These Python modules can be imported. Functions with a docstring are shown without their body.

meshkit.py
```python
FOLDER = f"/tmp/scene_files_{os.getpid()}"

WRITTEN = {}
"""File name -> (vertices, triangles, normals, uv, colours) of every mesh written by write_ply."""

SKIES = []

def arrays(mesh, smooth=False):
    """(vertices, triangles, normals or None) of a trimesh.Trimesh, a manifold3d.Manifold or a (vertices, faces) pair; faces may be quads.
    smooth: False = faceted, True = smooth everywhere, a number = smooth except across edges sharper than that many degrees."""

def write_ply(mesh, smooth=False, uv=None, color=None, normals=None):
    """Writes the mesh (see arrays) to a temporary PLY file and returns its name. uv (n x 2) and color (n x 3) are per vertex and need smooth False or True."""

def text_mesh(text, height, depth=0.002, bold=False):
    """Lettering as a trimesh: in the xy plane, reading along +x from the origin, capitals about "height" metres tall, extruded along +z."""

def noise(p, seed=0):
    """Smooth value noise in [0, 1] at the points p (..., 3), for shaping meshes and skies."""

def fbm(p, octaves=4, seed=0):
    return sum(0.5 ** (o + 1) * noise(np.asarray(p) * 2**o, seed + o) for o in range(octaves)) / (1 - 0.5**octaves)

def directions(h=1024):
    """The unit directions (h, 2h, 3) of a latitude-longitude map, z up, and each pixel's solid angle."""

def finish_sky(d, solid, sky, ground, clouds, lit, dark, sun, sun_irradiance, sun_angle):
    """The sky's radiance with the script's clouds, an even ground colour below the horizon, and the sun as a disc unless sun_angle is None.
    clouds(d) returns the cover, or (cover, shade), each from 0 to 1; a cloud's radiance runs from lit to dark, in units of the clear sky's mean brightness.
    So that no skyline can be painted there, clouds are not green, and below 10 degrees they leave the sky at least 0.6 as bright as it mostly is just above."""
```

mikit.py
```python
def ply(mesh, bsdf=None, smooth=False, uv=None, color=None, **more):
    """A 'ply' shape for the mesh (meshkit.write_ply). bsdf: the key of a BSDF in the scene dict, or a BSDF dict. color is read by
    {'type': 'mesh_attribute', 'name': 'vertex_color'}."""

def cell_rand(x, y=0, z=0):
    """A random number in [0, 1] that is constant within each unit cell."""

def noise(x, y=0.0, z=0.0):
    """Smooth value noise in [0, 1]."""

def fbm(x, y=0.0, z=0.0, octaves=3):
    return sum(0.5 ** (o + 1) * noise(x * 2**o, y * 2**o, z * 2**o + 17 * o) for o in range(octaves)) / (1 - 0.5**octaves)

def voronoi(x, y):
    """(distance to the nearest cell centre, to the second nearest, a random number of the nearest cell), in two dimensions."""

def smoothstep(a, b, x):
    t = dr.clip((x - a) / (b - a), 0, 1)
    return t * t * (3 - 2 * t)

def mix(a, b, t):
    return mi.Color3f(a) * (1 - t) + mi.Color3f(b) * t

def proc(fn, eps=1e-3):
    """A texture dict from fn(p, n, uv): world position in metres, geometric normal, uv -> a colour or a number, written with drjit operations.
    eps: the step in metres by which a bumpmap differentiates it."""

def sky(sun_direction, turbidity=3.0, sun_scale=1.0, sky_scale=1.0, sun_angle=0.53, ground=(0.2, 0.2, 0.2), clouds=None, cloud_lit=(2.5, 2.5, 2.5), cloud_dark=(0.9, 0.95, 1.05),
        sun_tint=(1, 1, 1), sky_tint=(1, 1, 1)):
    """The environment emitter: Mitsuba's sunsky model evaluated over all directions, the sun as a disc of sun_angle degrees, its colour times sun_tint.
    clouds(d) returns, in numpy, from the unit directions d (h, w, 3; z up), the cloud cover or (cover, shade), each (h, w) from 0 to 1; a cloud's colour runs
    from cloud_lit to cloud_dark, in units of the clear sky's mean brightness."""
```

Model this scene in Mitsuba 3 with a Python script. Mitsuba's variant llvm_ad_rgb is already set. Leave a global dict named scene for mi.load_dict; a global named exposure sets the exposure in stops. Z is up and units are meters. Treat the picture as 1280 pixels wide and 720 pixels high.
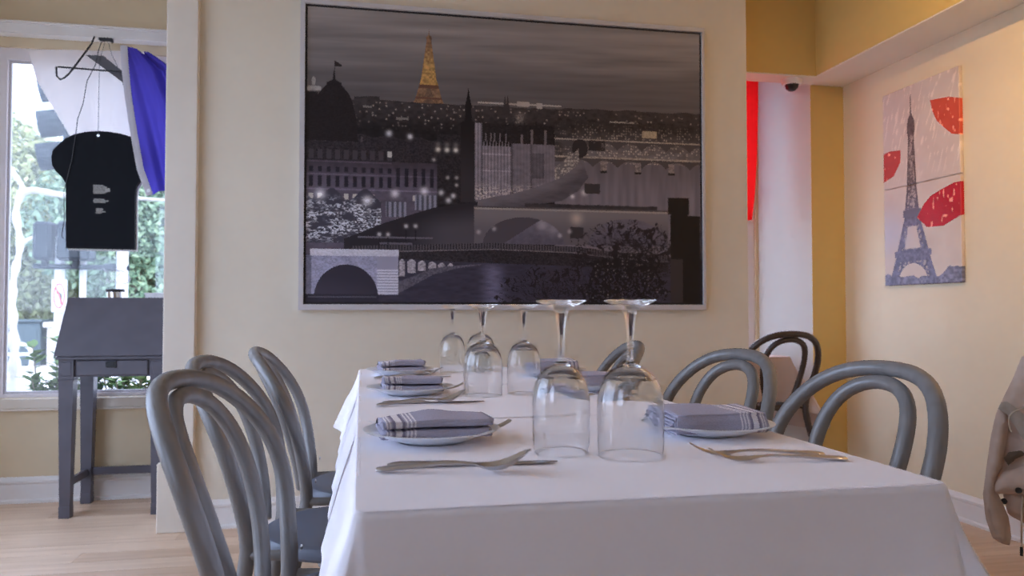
import math, random
import numpy as np, trimesh, shapely, shapely.geometry as sg
import drjit as dr
import mitsuba as mi
import manifold3d as m3
import mikit, meshkit
from scipy.interpolate import CubicSpline
from scipy.spatial import cKDTree
from mikit import proc, noise, fbm, cell_rand, smoothstep, mix, ply

T = mi.ScalarTransform4f
scene, labels = {}, {}
rng = np.random.default_rng(7)
random.seed(7)

# ------------------------------------------------------------------ camera, sky, exposure
EYE = np.array([0, 0, 0.96])
YAW, PITCH = math.radians(11.03), math.atan(28 / 964)
FWD = np.array([math.sin(YAW) * math.cos(PITCH), math.cos(YAW) * math.cos(PITCH), math.sin(PITCH)])
scene['camera'] = {
    'type': 'thinlens', 'fov': math.degrees(2 * math.atan(640 / 964)), 'fov_axis': 'x',
    'aperture_radius': 0.0028, 'focus_distance': 1.75, 'near_clip': 0.05, 'far_clip': 300.0,
    'to_world': T().look_at(origin=EYE.tolist(), target=(EYE + FWD).tolist(), up=[0, 0, 1])}
exposure = 3.9


def clouds(d):
    n = meshkit.fbm(d * np.array([3.0, 3.0, 6.0]), 4)
    return np.clip(0.75 + 0.5 * (n - 0.4), 0, 1), np.clip(n * 0.6, 0, 1)


scene['sky'] = mikit.sky((0.35, -0.45, 0.8), turbidity=4.0, sun_scale=0.15, sky_scale=1.0, ground=(0.35, 0.35, 0.34), clouds=clouds,
                         cloud_lit=(1.85, 2.2, 2.95), cloud_dark=(1.16, 1.40, 1.87), sky_tint=(0.86, 1.03, 1.40))
scene['sky']['scale'] = 1.0

# ------------------------------------------------------------------ materials
def mat(name, d, two=True):
    scene[name] = {'type': 'twosided', 'bsdf': d} if two else d
    return name


def rgb(*c):
    return {'type': 'rgb', 'value': list(map(float, c))}


def pr(name, c, rough=0.6, metal=0.0, spec=0.5, **k):
    c = c if isinstance(c, dict) else rgb(*c)
    return mat(name, {'type': 'principled', 'base_color': c, 'roughness': rough, 'metallic': metal, 'specular': spec, **k})


def paint(a, amt=0.05, sc=2.0):
    a = list(a)
    def fn(p, n, uv):
        v = fbm(p.x * sc, p.y * sc, p.z * sc, 3) - 0.5
        w = fbm(p.x * 25 + 3, p.y * 25, p.z * 25, 2) - 0.5
        return mi.Color3f(a) * (1 + amt * 2 * v + amt * 0.6 * w)
    return proc(fn)


pr('m_wall', paint((0.71, 0.645, 0.525)), 0.55, spec=0.3)
pr('m_wall_right', paint((0.74, 0.645, 0.475)), 0.55, spec=0.3)
pr('m_bounce_ochre', paint((0.66, 0.47, 0.17)), 0.6, spec=0.3)  # cream wall paint deepened by the warm light bounced between the walls
pr('m_wall_back', paint((0.66, 0.55, 0.38)), 0.55, spec=0.3)  # yellower than the cream walls: warm light below the window in its colour
pr('m_white_paint', paint((0.74, 0.72, 0.70), 0.03), 0.4, spec=0.4)
pr('m_reveal', paint((0.66, 0.65, 0.64), 0.02), 0.5, spec=0.3)
pr('m_trim', paint((0.68, 0.62, 0.53), 0.04), 0.4, spec=0.4)
pr('m_ceiling', paint((0.72, 0.68, 0.60), 0.03), 0.7, spec=0.2)
pr('m_frame_white', (0.72, 0.68, 0.70), 0.35)


def wood_fn(base, dark):
    def fn(p, n, uv):
        r = cell_rand(dr.floor(uv.x), dr.floor(uv.y), 5)
        g = fbm(p.x * 3 + r * 40, p.y * 45 + r * 17, 1.0, 4)
        return mix(base, dark, dr.clip(0.15 + 0.5 * r * 0.6 + (g - 0.5) * 0.9, 0, 1))
    return proc(fn)


FLOORS = []
for i, (b, d) in enumerate([((0.62, 0.46, 0.33), (0.47, 0.32, 0.21)), ((0.66, 0.50, 0.37), (0.50, 0.35, 0.24)), ((0.57, 0.41, 0.29), (0.43, 0.29, 0.19))]):
    FLOORS.append(pr(f'm_plank_{i}', wood_fn(b, d), 0.42, spec=0.4))
pr('m_subfloor', (0.20, 0.14, 0.09), 0.8)
pr('m_cloth', (0.80, 0.78, 0.82), 0.85, spec=0.15, sheen=0.3)
pr('m_bay_cloth', (0.62, 0.50, 0.45), 0.85, spec=0.15)
pr('m_table', (0.25, 0.16, 0.10), 0.5)


def chair_fn(p, n, uv):
    v = fbm(p.x * 60, p.y * 60, p.z * 12, 2)
    return mix((0.160, 0.155, 0.152), (0.205, 0.20, 0.197), v)


pr('m_chair', proc(chair_fn), 0.34, spec=0.7, clearcoat=0.6, clearcoat_gloss=0.72)
pr('m_seat', (0.12, 0.135, 0.175), 0.42, spec=0.5)
pr('m_chair_brown', (0.055, 0.036, 0.026), 0.35, spec=0.5)
pr('m_screw', (0.7, 0.7, 0.7), 0.25, metal=1.0)
mat('m_glass', {'type': 'dielectric', 'int_ior': 1.5, 'ext_ior': 1.0}, two=False)
mat('m_pane', {'type': 'thindielectric', 'int_ior': 1.5, 'ext_ior': 1.0}, two=False)
pr('m_steel', (0.62, 0.60, 0.59), 0.12, metal=1.0)
pr('m_china', (0.74, 0.77, 0.80), 0.18, spec=0.5)
pr('m_desk', paint((0.094, 0.090, 0.112), 0.12, 12), 0.38, spec=0.5)
pr('m_black', (0.012, 0.013, 0.016), 0.5)
pr('m_darkgrey', (0.10, 0.10, 0.11), 0.5)
pr('m_hat', (0.006, 0.007, 0.010), 0.6, spec=0.12)
pr('m_sticker', (0.33, 0.32, 0.30), 0.6)
pr('m_white_plastic', (0.78, 0.78, 0.79), 0.35)
pr('m_silver_frame', paint((0.54, 0.52, 0.53), 0.04, 8), 0.38, spec=0.5)
pr('m_black_fillet', (0.008, 0.007, 0.008), 0.5)
mat('m_smoked', {'type': 'principled', 'base_color': rgb(0.008, 0.008, 0.01), 'roughness': 0.08, 'specular': 0.6})
pr('m_cord', (0.05, 0.05, 0.055), 0.6)
# translucent cloths
def thin(name, c, trans, rough=0.7):
    return mat(name, {'type': 'principledthin', 'base_color': rgb(*c), 'roughness': rough, 'diff_trans': trans, 'spec_trans': 0.0, 'eta': 1.2}, two=False)


thin('m_flag_blue', (0.080, 0.062, 0.40), 0.9)
thin('m_flag_white', (0.74, 0.68, 0.66), 0.85)
thin('m_hem', (0.62, 0.60, 0.64), 0.5)
thin('m_red', (0.85, 0.012, 0.012), 1.6)


def napkin_fn(p, n, uv):
    u = uv.x
    def band(a, b):
        return smoothstep(a - 0.004, a + 0.004, u) * (1 - smoothstep(b - 0.004, b + 0.004, u))
    w = band(0.70, 0.715) + band(0.735, 0.75) + band(0.77, 0.785) + band(0.825, 0.885) + band(0.925, 0.94) + band(0.955, 0.968)
    d = band(0.80, 0.825) + band(0.885, 0.91)
    weave = fbm(p.x * 500, p.y * 500, p.z * 500, 2)
    c = mix((0.36, 0.345, 0.43), (0.70, 0.66, 0.69), dr.clip(w, 0, 1))
    c = mix(c, mi.Color3f(0.22, 0.20, 0.27), dr.clip(d, 0, 1))
    return c * (0.88 + 0.24 * weave)


pr('m_napkin', proc(napkin_fn), 0.9, spec=0.1, sheen=0.3)


def jacket_fn(p, n, uv):
    w = fbm(p.x * 30, p.y * 30, p.z * 30, 3)
    return mix((0.46, 0.33, 0.25), (0.60, 0.46, 0.37), w)


pr('m_jacket', proc(jacket_fn), 0.75, spec=0.2)
pr('m_jacket_seam', (0.55, 0.46, 0.36), 0.75)
pr('m_strap', (0.40, 0.33, 0.265), 0.75, spec=0.2)
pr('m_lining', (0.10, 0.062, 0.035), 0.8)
pr('m_button', (0.015, 0.012, 0.010), 0.4)

# outdoors
def leafmat(name):
    return mat(name, {'type': 'diffuse', 'reflectance': {'type': 'mesh_attribute', 'name': 'vertex_color'}})


leafmat('m_leaf')
pr('m_bark', paint((0.25, 0.21, 0.17), 0.3, 6), 0.9)
pr('m_pale_streak', paint((0.40, 0.38, 0.35), 0.15, 7), 0.85)  # tone of the white window streak, on the made-up tree


def pave_fn(p, n, uv):
    stripe = dr.select((cell_rand(0, 0, 0) >= 0) & (p.y > 11.0) & (p.y < 15.5) & (p.x < -2.5) & ((p.y * 0.9 - dr.floor(p.y * 0.9)) < 0.5), mi.Float(1), mi.Float(0))
    v = fbm(p.x * 3, p.y * 3, 0, 4)
    c = mix((0.30, 0.29, 0.29), (0.38, 0.37, 0.37), v)
    return mix(c, mi.Color3f(0.80, 0.80, 0.82), stripe * 0.95)


pr('m_pave', proc(pave_fn), 0.85)
pr('m_signal', (0.020, 0.027, 0.034), 0.7, spec=0.1)
pr('m_pole', (0.50, 0.50, 0.52), 0.45)
pr('m_cabinet', (0.055, 0.085, 0.10), 0.5)
pr('m_stone', paint((0.55, 0.50, 0.45), 0.15, 5), 0.9)
pr('m_sign_white', (0.58, 0.57, 0.57), 0.5)
pr('m_sign_red', (0.55, 0.06, 0.08), 0.5)

# ------------------------------------------------------------------ mesh helpers
def box(x0, x1, y0, y1, z0, z1, bevel=0.0):
    if bevel <= 0:
        m = trimesh.creation.box((x1 - x0, y1 - y0, z1 - z0))
        m.apply_translation(((x0 + x1) / 2, (y0 + y1) / 2, (z0 + z1) / 2))
        return m
    b = bevel
    pts = []
    for x, sx in ((x0, 1), (x1, -1)):
        for y, sy in ((y0, 1), (y1, -1)):
            for z, sz in ((z0, 1), (z1, -1)):
                pts += [(x + sx * b, y + sy * b, z), (x + sx * b, y, z + sz * b), (x, y + sy * b, z + sz * b)]
    return trimesh.convex.convex_hull(np.array(pts))


def cat(*ms):
    return trimesh.util.concatenate([m for m in ms])


def spline(pts, n):
    pts = np.asarray(pts, float)
    t = np.r_[0, np.cumsum(np.linalg.norm(np.diff(pts, axis=0), axis=1))]
    return CubicSpline(t, pts)(np.linspace(0, t[-1], n))


def sweep(path, radius, sides=14, cap=True, flat=1.0, upv=None):
    """A tube along the path; radius a number or one per point; flat squeezes it along its second axis."""
    path = np.asarray(path, float)
    n = len(path)
    r = np.broadcast_to(np.asarray(radius, float), (n,))
    tan = np.gradient(path, axis=0)
    tan /= np.linalg.norm(tan, axis=1, keepdims=True) + 1e-12
    u = np.array(upv if upv is not None else ([0, 0, 1] if abs(tan[0][2]) < 0.9 else [1, 0, 0]), float)
    vs = []
    ang = np.arange(sides) * 2 * np.pi / sides
    for i in range(n):
        u = u - tan[i] * (u @ tan[i])
        u /= np.linalg.norm(u)
        w = np.cross(tan[i], u)
        vs.append(path[i] + r[i] * (np.cos(ang)[:, None] * w + flat * np.sin(ang)[:, None] * u))
    v = np.vstack(vs)
    f = []
    for i in range(n - 1):
        for k in range(sides):
            a, b = i * sides + k, i * sides + (k + 1) % sides
            f += [(a, b, b + sides), (a, b + sides, a + sides)]
    if cap:
        v = np.vstack([v, path[0], path[-1]])
        c0, c1 = len(v) - 2, len(v) - 1
        for k in range(sides):
            f.append((c0, (k + 1) % sides, k))
            f.append((c1, (n - 1) * sides + k, (n - 1) * sides + (k + 1) % sides))
    return trimesh.Trimesh(v, np.array(f), process=False)


def lathe(profile, sections=48):
    return trimesh.creation.revolve(np.asarray(profile, float), sections=sections)


def extrude_xz(poly, y0, y1):
    """A shapely polygon drawn in x, z, made solid from y0 to y1."""
    m = trimesh.creation.extrude_polygon(poly, y1 - y0, engine='earcut')
    v = m.vertices.copy()
    m.vertices = np.stack([v[:, 0], y1 - v[:, 2], v[:, 1]], 1)
    return m


def cut(b, holes):
    def man(t):
        x0, x1, y0, y1, z0, z1 = t
        return m3.Manifold.cube([x1 - x0, y1 - y0, z1 - z0]).translate([x0, y0, z0])
    m = man(b)
    for h in holes:
        m = m - man(h)
    r = m.to_mesh()
    return trimesh.Trimesh(r.vert_properties[:, :3], r.tri_verts, process=False)


def rotz(a, x=0, y=0, z=0):
    m = np.eye(4)
    m[:2, :2] = [[math.cos(a), -math.sin(a)], [math.sin(a), math.cos(a)]]
    m[:3, 3] = (x, y, z)
    return m


def put(key, shape, m=None):
    """Adds one entry; key is given a number when it is taken. shape: a ply dict."""
    k, i = key, 0
    while k in scene:
        i += 1
        k = f'{key}_{i:03d}'
    scene[k] = dict(shape) if m is None else {**shape, 'to_world': T(np.asarray(m, float))}
    return k


TAKEN = set()
def thing(name, label, category=None, group=None, kind=None):
    k, i = name, 0
    while k in TAKEN or k in scene:
        i += 1
        k = f'{name}_{i:03d}'
    TAKEN.add(k)
    labels[k] = {'label': label}
    if category:
        labels[k]['category'] = category
    if group:
        labels[k]['group'] = group
    if kind:
        labels[k]['kind'] = kind
    return k


def struct(name, mesh, bsdf, label, smooth=False):
    scene[name] = ply(mesh, bsdf, smooth)
    labels[name] = {'label': label, 'kind': 'structure'}
    return name


# ------------------------------------------------------------------ the room
FLOOR_Y0, FACADE, WALL, XR, XL, CEIL = -3.5, 4.28, 3.62, 2.70, -2.15, 2.74
struct('floor', box(XL, XR, FLOOR_Y0, FACADE, -0.06, -0.012), 'm_subfloor', 'floor of pale pinkish wooden planks')
plank_w, k = 0.118, 0
y = FLOOR_Y0
row = 0
while y < FACADE - 0.01:
    y1 = min(y + plank_w, FACADE)
    x = XL + 0.002
    off = rng.uniform(0.5, 2.0)
    first = True
    while x < XR - 0.01:
        x1 = min(x + (off if first else 1.95), XR - 0.002)
        first = False
        if XR - x1 < 0.25:
            x1 = XR - 0.002
        m = box(x + 0.0006, x1 - 0.0006, y + 0.0005, y1 - 0.0005, -0.012, 0.0)
        put('floor__plank', ply(m, FLOORS[k % 3], False, uv=np.tile([[k * 1.0 + 0.5, row + 0.5]], (len(m.vertices), 1))))
        k += 1
        x = x1
    y = y1
    row += 1

struct('ceiling', box(XL, XR, FLOOR_Y0, FACADE, CEIL, CEIL + 0.1), 'm_ceiling', 'cream ceiling')
scene['ceiling__soffit'] = ply(box(2.44, XR, FLOOR_Y0, 3.94, 2.246, CEIL), 'm_bounce_ochre')
scene['ceiling__soffit__board'] = ply(cat(box(2.44, XR, FLOOR_Y0, 3.94, 2.240, 2.246), box(1.45, 2.44, 3.80, 3.94, 2.240, 2.246)), 'm_ceiling')
labels['ceiling__soffit__board'] = {'label': 'pale underside of the soffit and beam'}
labels['ceiling__soffit'] = {'label': 'boxed soffit along the top of the right wall, bounced warm light in its yellow'}
scene['ceiling__beam'] = ply(box(1.45, 2.44, 3.80, 3.94, 2.246, CEIL), 'm_bounce_ochre')
labels['ceiling__beam'] = {'label': 'beam over the window alcove, bounced warm light in its deep yellow'}

struct('wall_centre', box(-0.715, 1.93, WALL, WALL + 0.17, 0, CEIL), 'm_wall', 'cream painted wall behind the dining table')
struct('trim_1', cat(box(-0.847, -0.715, WALL - 0.04, WALL + 0.17, 0, CEIL, 0.004), box(-0.862, -0.711, WALL - 0.05, WALL + 0.18, 0, 0.30, 0.004)), 'm_trim', 'beige wall end casing left of the framed print')
struct('wall_right', box(XR, XR + 0.15, FLOOR_Y0, FACADE + 0.2, 0, CEIL), 'm_wall_right', 'cream right wall with the two canvases')
scene['wall_right__return'] = ply(box(2.494, XR, 3.94, FACADE, 0, CEIL), 'm_bounce_ochre')
labels['wall_right__return'] = {'label': 'narrow return wall in the right corner, bounced warm light in its yellow'}
W1 = (-1.83, -0.60, 0.52, 2.295)
W2 = (1.05, 2.335, 0.50, 2.45)
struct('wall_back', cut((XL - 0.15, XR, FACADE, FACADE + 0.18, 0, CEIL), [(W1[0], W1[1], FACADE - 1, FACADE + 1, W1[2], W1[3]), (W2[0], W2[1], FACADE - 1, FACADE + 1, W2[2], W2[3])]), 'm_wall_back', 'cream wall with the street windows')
# splayed white reveal of the right window
labels['trim_2'] = {'label': 'white window reveal beside the red drape', 'kind': 'structure'}
rv = trimesh.creation.extrude_polygon(sg.Polygon([(2.352, FACADE), (2.4945, 3.942), (2.4945, FACADE)]), CEIL, engine='earcut')
scene['trim_2'] = ply(rv, 'm_reveal')
struct('wall_left', cut((XL - 0.15, XL, FLOOR_Y0, FACADE, 0, CEIL), [(XL - 1, XL + 1, 0.7, 3.4, 0.35, 2.60), (XL - 1, XL + 1, -1.5, -0.1, 1.0, 2.60)]), 'm_wall', 'left wall with the wide shop window')  # smaller rear opening added to light the table front
struct('wall_rear', box(XL - 0.15, XR + 0.15, FLOOR_Y0 - 0.15, FLOOR_Y0, 0, CEIL), 'm_wall', 'rear wall of the dining room')


def window(name, w, x_frame, label, mullions=()):
    x0, x1, z0, z1 = w
    f = x_frame
    ya, yb = FACADE + 0.02, FACADE + 0.075
    m = cut((x0, x1, ya, yb, z0, z1), [(x0 + f, x1 - f, ya - 1, yb + 1, z0 + 0.018, z1 - f)])
    lip = cut((x0 + f, x1 - f, ya + 0.018, ya + 0.034, z0 + 0.018, z1 - f), [(x0 + f + 0.012, x1 - f - 0.012, -9, 9, z0 + 0.03, z1 - f - 0.012)])
    labels[name] = {'label': label, 'kind': 'structure'}
    scene[name + '__frame'] = ply(m, 'm_frame_white')
    scene[name + '__glazing_bead'] = ply(lip, 'm_silver_frame')
    pane = trimesh.Trimesh([(x0 + f, ya + 0.026, z0 + 0.018), (x1 - f, ya + 0.026, z0 + 0.018), (x1 - f, ya + 0.026, z1 - f), (x0 + f, ya + 0.026, z1 - f)], [(0, 1, 2), (0, 2, 3)], process=False)
    scene[name + '__pane'] = ply(pane, 'm_pane')


window('window_1', W1, 0.06, 'street window behind the grey desk')
window('window_2', W2, 0.05, 'street window behind the wall with the red drape')
scene['window_1__sill'] = ply(cat(box(W1[0] - 0.1, W1[1] + 0.1, FACADE - 0.022, FACADE + 0.02, 0.468, 0.518, 0.003), box(W1[0] - 0.1, W1[1] + 0.1, FACADE - 0.030, FACADE, 0.458, 0.468, 0.002)), 'm_trim')
# frames of the wide left window and the smaller one added for fill light
for i, yy in enumerate((-1.5, -0.16, 0.7, 2.02, 3.34)):
    put('window_3__frame', ply(box(XL - 0.1, XL - 0.04, yy, yy + 0.06, 0.35 if yy > 0 else 1.0, 2.60), 'm_frame_white'))
labels['window_3'] = {'label': 'wide shop window on the left, with a smaller one added for fill light', 'kind': 'structure'}


def base_profile(h):
    return [(0, 0), (0.022, 0), (0.022, 0.012), (0.014, 0.02), (0.014, h - 0.035), (0.018, h - 0.028), (0.018, h - 0.018), (0.010, h - 0.008), (0.006, h), (0, h)]


def baseboard_x(x0, x1, y, h):
    m = trimesh.creation.extrude_polygon(sg.Polygon(base_profile(h)), x1 - x0, engine='earcut')
    v = m.vertices.copy()
    m.vertices = np.stack([x0 + v[:, 2], y - v[:, 0], v[:, 1]], 1)
    m.invert()
    return m


def baseboard_y(y0, y1, x, h):
    m = trimesh.creation.extrude_polygon(sg.Polygon(base_profile(h)), y1 - y0, engine='earcut')
    v = m.vertices.copy()
    m.vertices = np.stack([x - v[:, 0], y0 + v[:, 2], v[:, 1]], 1)
    return m


struct('baseboard_back', baseboard_x(XL, 2.34, FACADE, 0.128), 'm_white_paint', 'white baseboard under the street window', 20)
struct('baseboard_right', baseboard_y(FLOOR_Y0, 3.94, XR, 0.125), 'm_white_paint', 'white baseboard along the right wall', 20)
struct('baseboard_centre', baseboard_x(-0.711, 1.93, WALL, 0.125), 'm_white_paint', 'white baseboard behind the table', 20)
struct('trim_3', cat(box(XL, -0.5, FACADE - 0.07, FACADE, 2.343, 2.400, 0.004), box(XL, -0.5, FACADE - 0.085, FACADE, 2.392, 2.404, 0.003)), 'm_white_paint', 'white moulding above the street window')

# ------------------------------------------------------------------ lamps of the room (ceiling lights)
def ceiling_lamp(x, y, z, r, power, label, tint=(1.0, 0.66, 0.32)):
    t = thing('ceiling_lamp', label, 'ceiling lamp', 'ceiling lamps')
    scene[t + '__housing'] = ply(lathe([(0, z), (r + 0.02, z), (r + 0.02, z - 0.045), (r, z - 0.05), (r, z - 0.02), (0, z - 0.02)], 32).apply_translation((x, y, 0)), 'm_white_plastic')
    d = trimesh.creation.revolve([(0, 0), (r - 0.004, 0)], sections=32)
    a = np.arange(32) * 2 * np.pi / 32
    v = np.vstack([[x, y, z - 0.035], np.stack([x + (r - 0.004) * np.cos(a), y + (r - 0.004) * np.sin(a), 0 * a + z - 0.035], 1)])
    f = [(0, 1 + (i + 1) % 32, 1 + i) for i in range(32)]
    scene[t + '__diffuser'] = ply(trimesh.Trimesh(v, f, process=False), 'm_white_plastic', emitter={'type': 'area', 'radiance': rgb(*(power * np.array(tint)))})


LAMP = 0.9
ceiling_lamp(2.0, 2.75, CEIL, 0.10, LAMP, 'round warm ceiling lamp in front of the window alcove')
ceiling_lamp(2.0, 1.4, CEIL, 0.10, LAMP, 'round warm ceiling lamp near the right wall')



def spot_lamp(p, q, power, label, tint=(1.0, 0.57, 0.20)):
    """A ceiling spotlight: a bullet head on a short stem, aimed from p at q."""
    p, q = np.asarray(p, float), np.asarray(q, float)
    d = (q - p) / np.linalg.norm(q - p)
    t = thing('spot_lamp', label, 'spot lamp')
    scene[t + '__stem'] = ply(cat(sweep([(p[0] - d[0] * 0.06, p[1] - d[1] * 0.06, CEIL), p - d * 0.06], 0.010, 10), lathe([(0, 0), (0.05, 0), (0.05, -0.025), (0, -0.025)][::-1], 24).apply_translation((p[0] - d[0] * 0.06, p[1] - d[1] * 0.06, CEIL))), 'm_white_plastic', 40)
    scene[t + '__head'] = ply(cat(sweep([p - d * 0.12, p - d * 0.11, p - d * 0.002], np.array([0.020, 0.042, 0.045]), 24, cap=False), sweep([p - d * 0.115, p - d * 0.112], 0.040, 24)), 'm_white_plastic', 40)
    scene[t + '__beam'] = {'type': 'spot', 'intensity': rgb(*(power * np.array(tint))), 'cutoff_angle': 31.0, 'beam_width': 10.0, 'to_world': T().look_at(origin=p.tolist(), target=q.tolist(), up=[0, 0, 1])}


SPOT = 1.15
spot_lamp((1.25, 0.95, 2.55), (2.70, 2.15, 1.95), SPOT, 'white ceiling spotlight aimed at the two canvases')

# ------------------------------------------------------------------ framed city print
PX0, PX1, PZ0, PZ1 = -0.249, 1.663, 0.998, 2.350


def pl(t, pts):
    v = mi.Float(pts[0][1])
    for (a, va), (b, vb) in zip(pts[:-1], pts[1:]):
        v = v + (dr.clip(t, a, b) - a) * ((vb - va) / (b - a))
    return v


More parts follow.
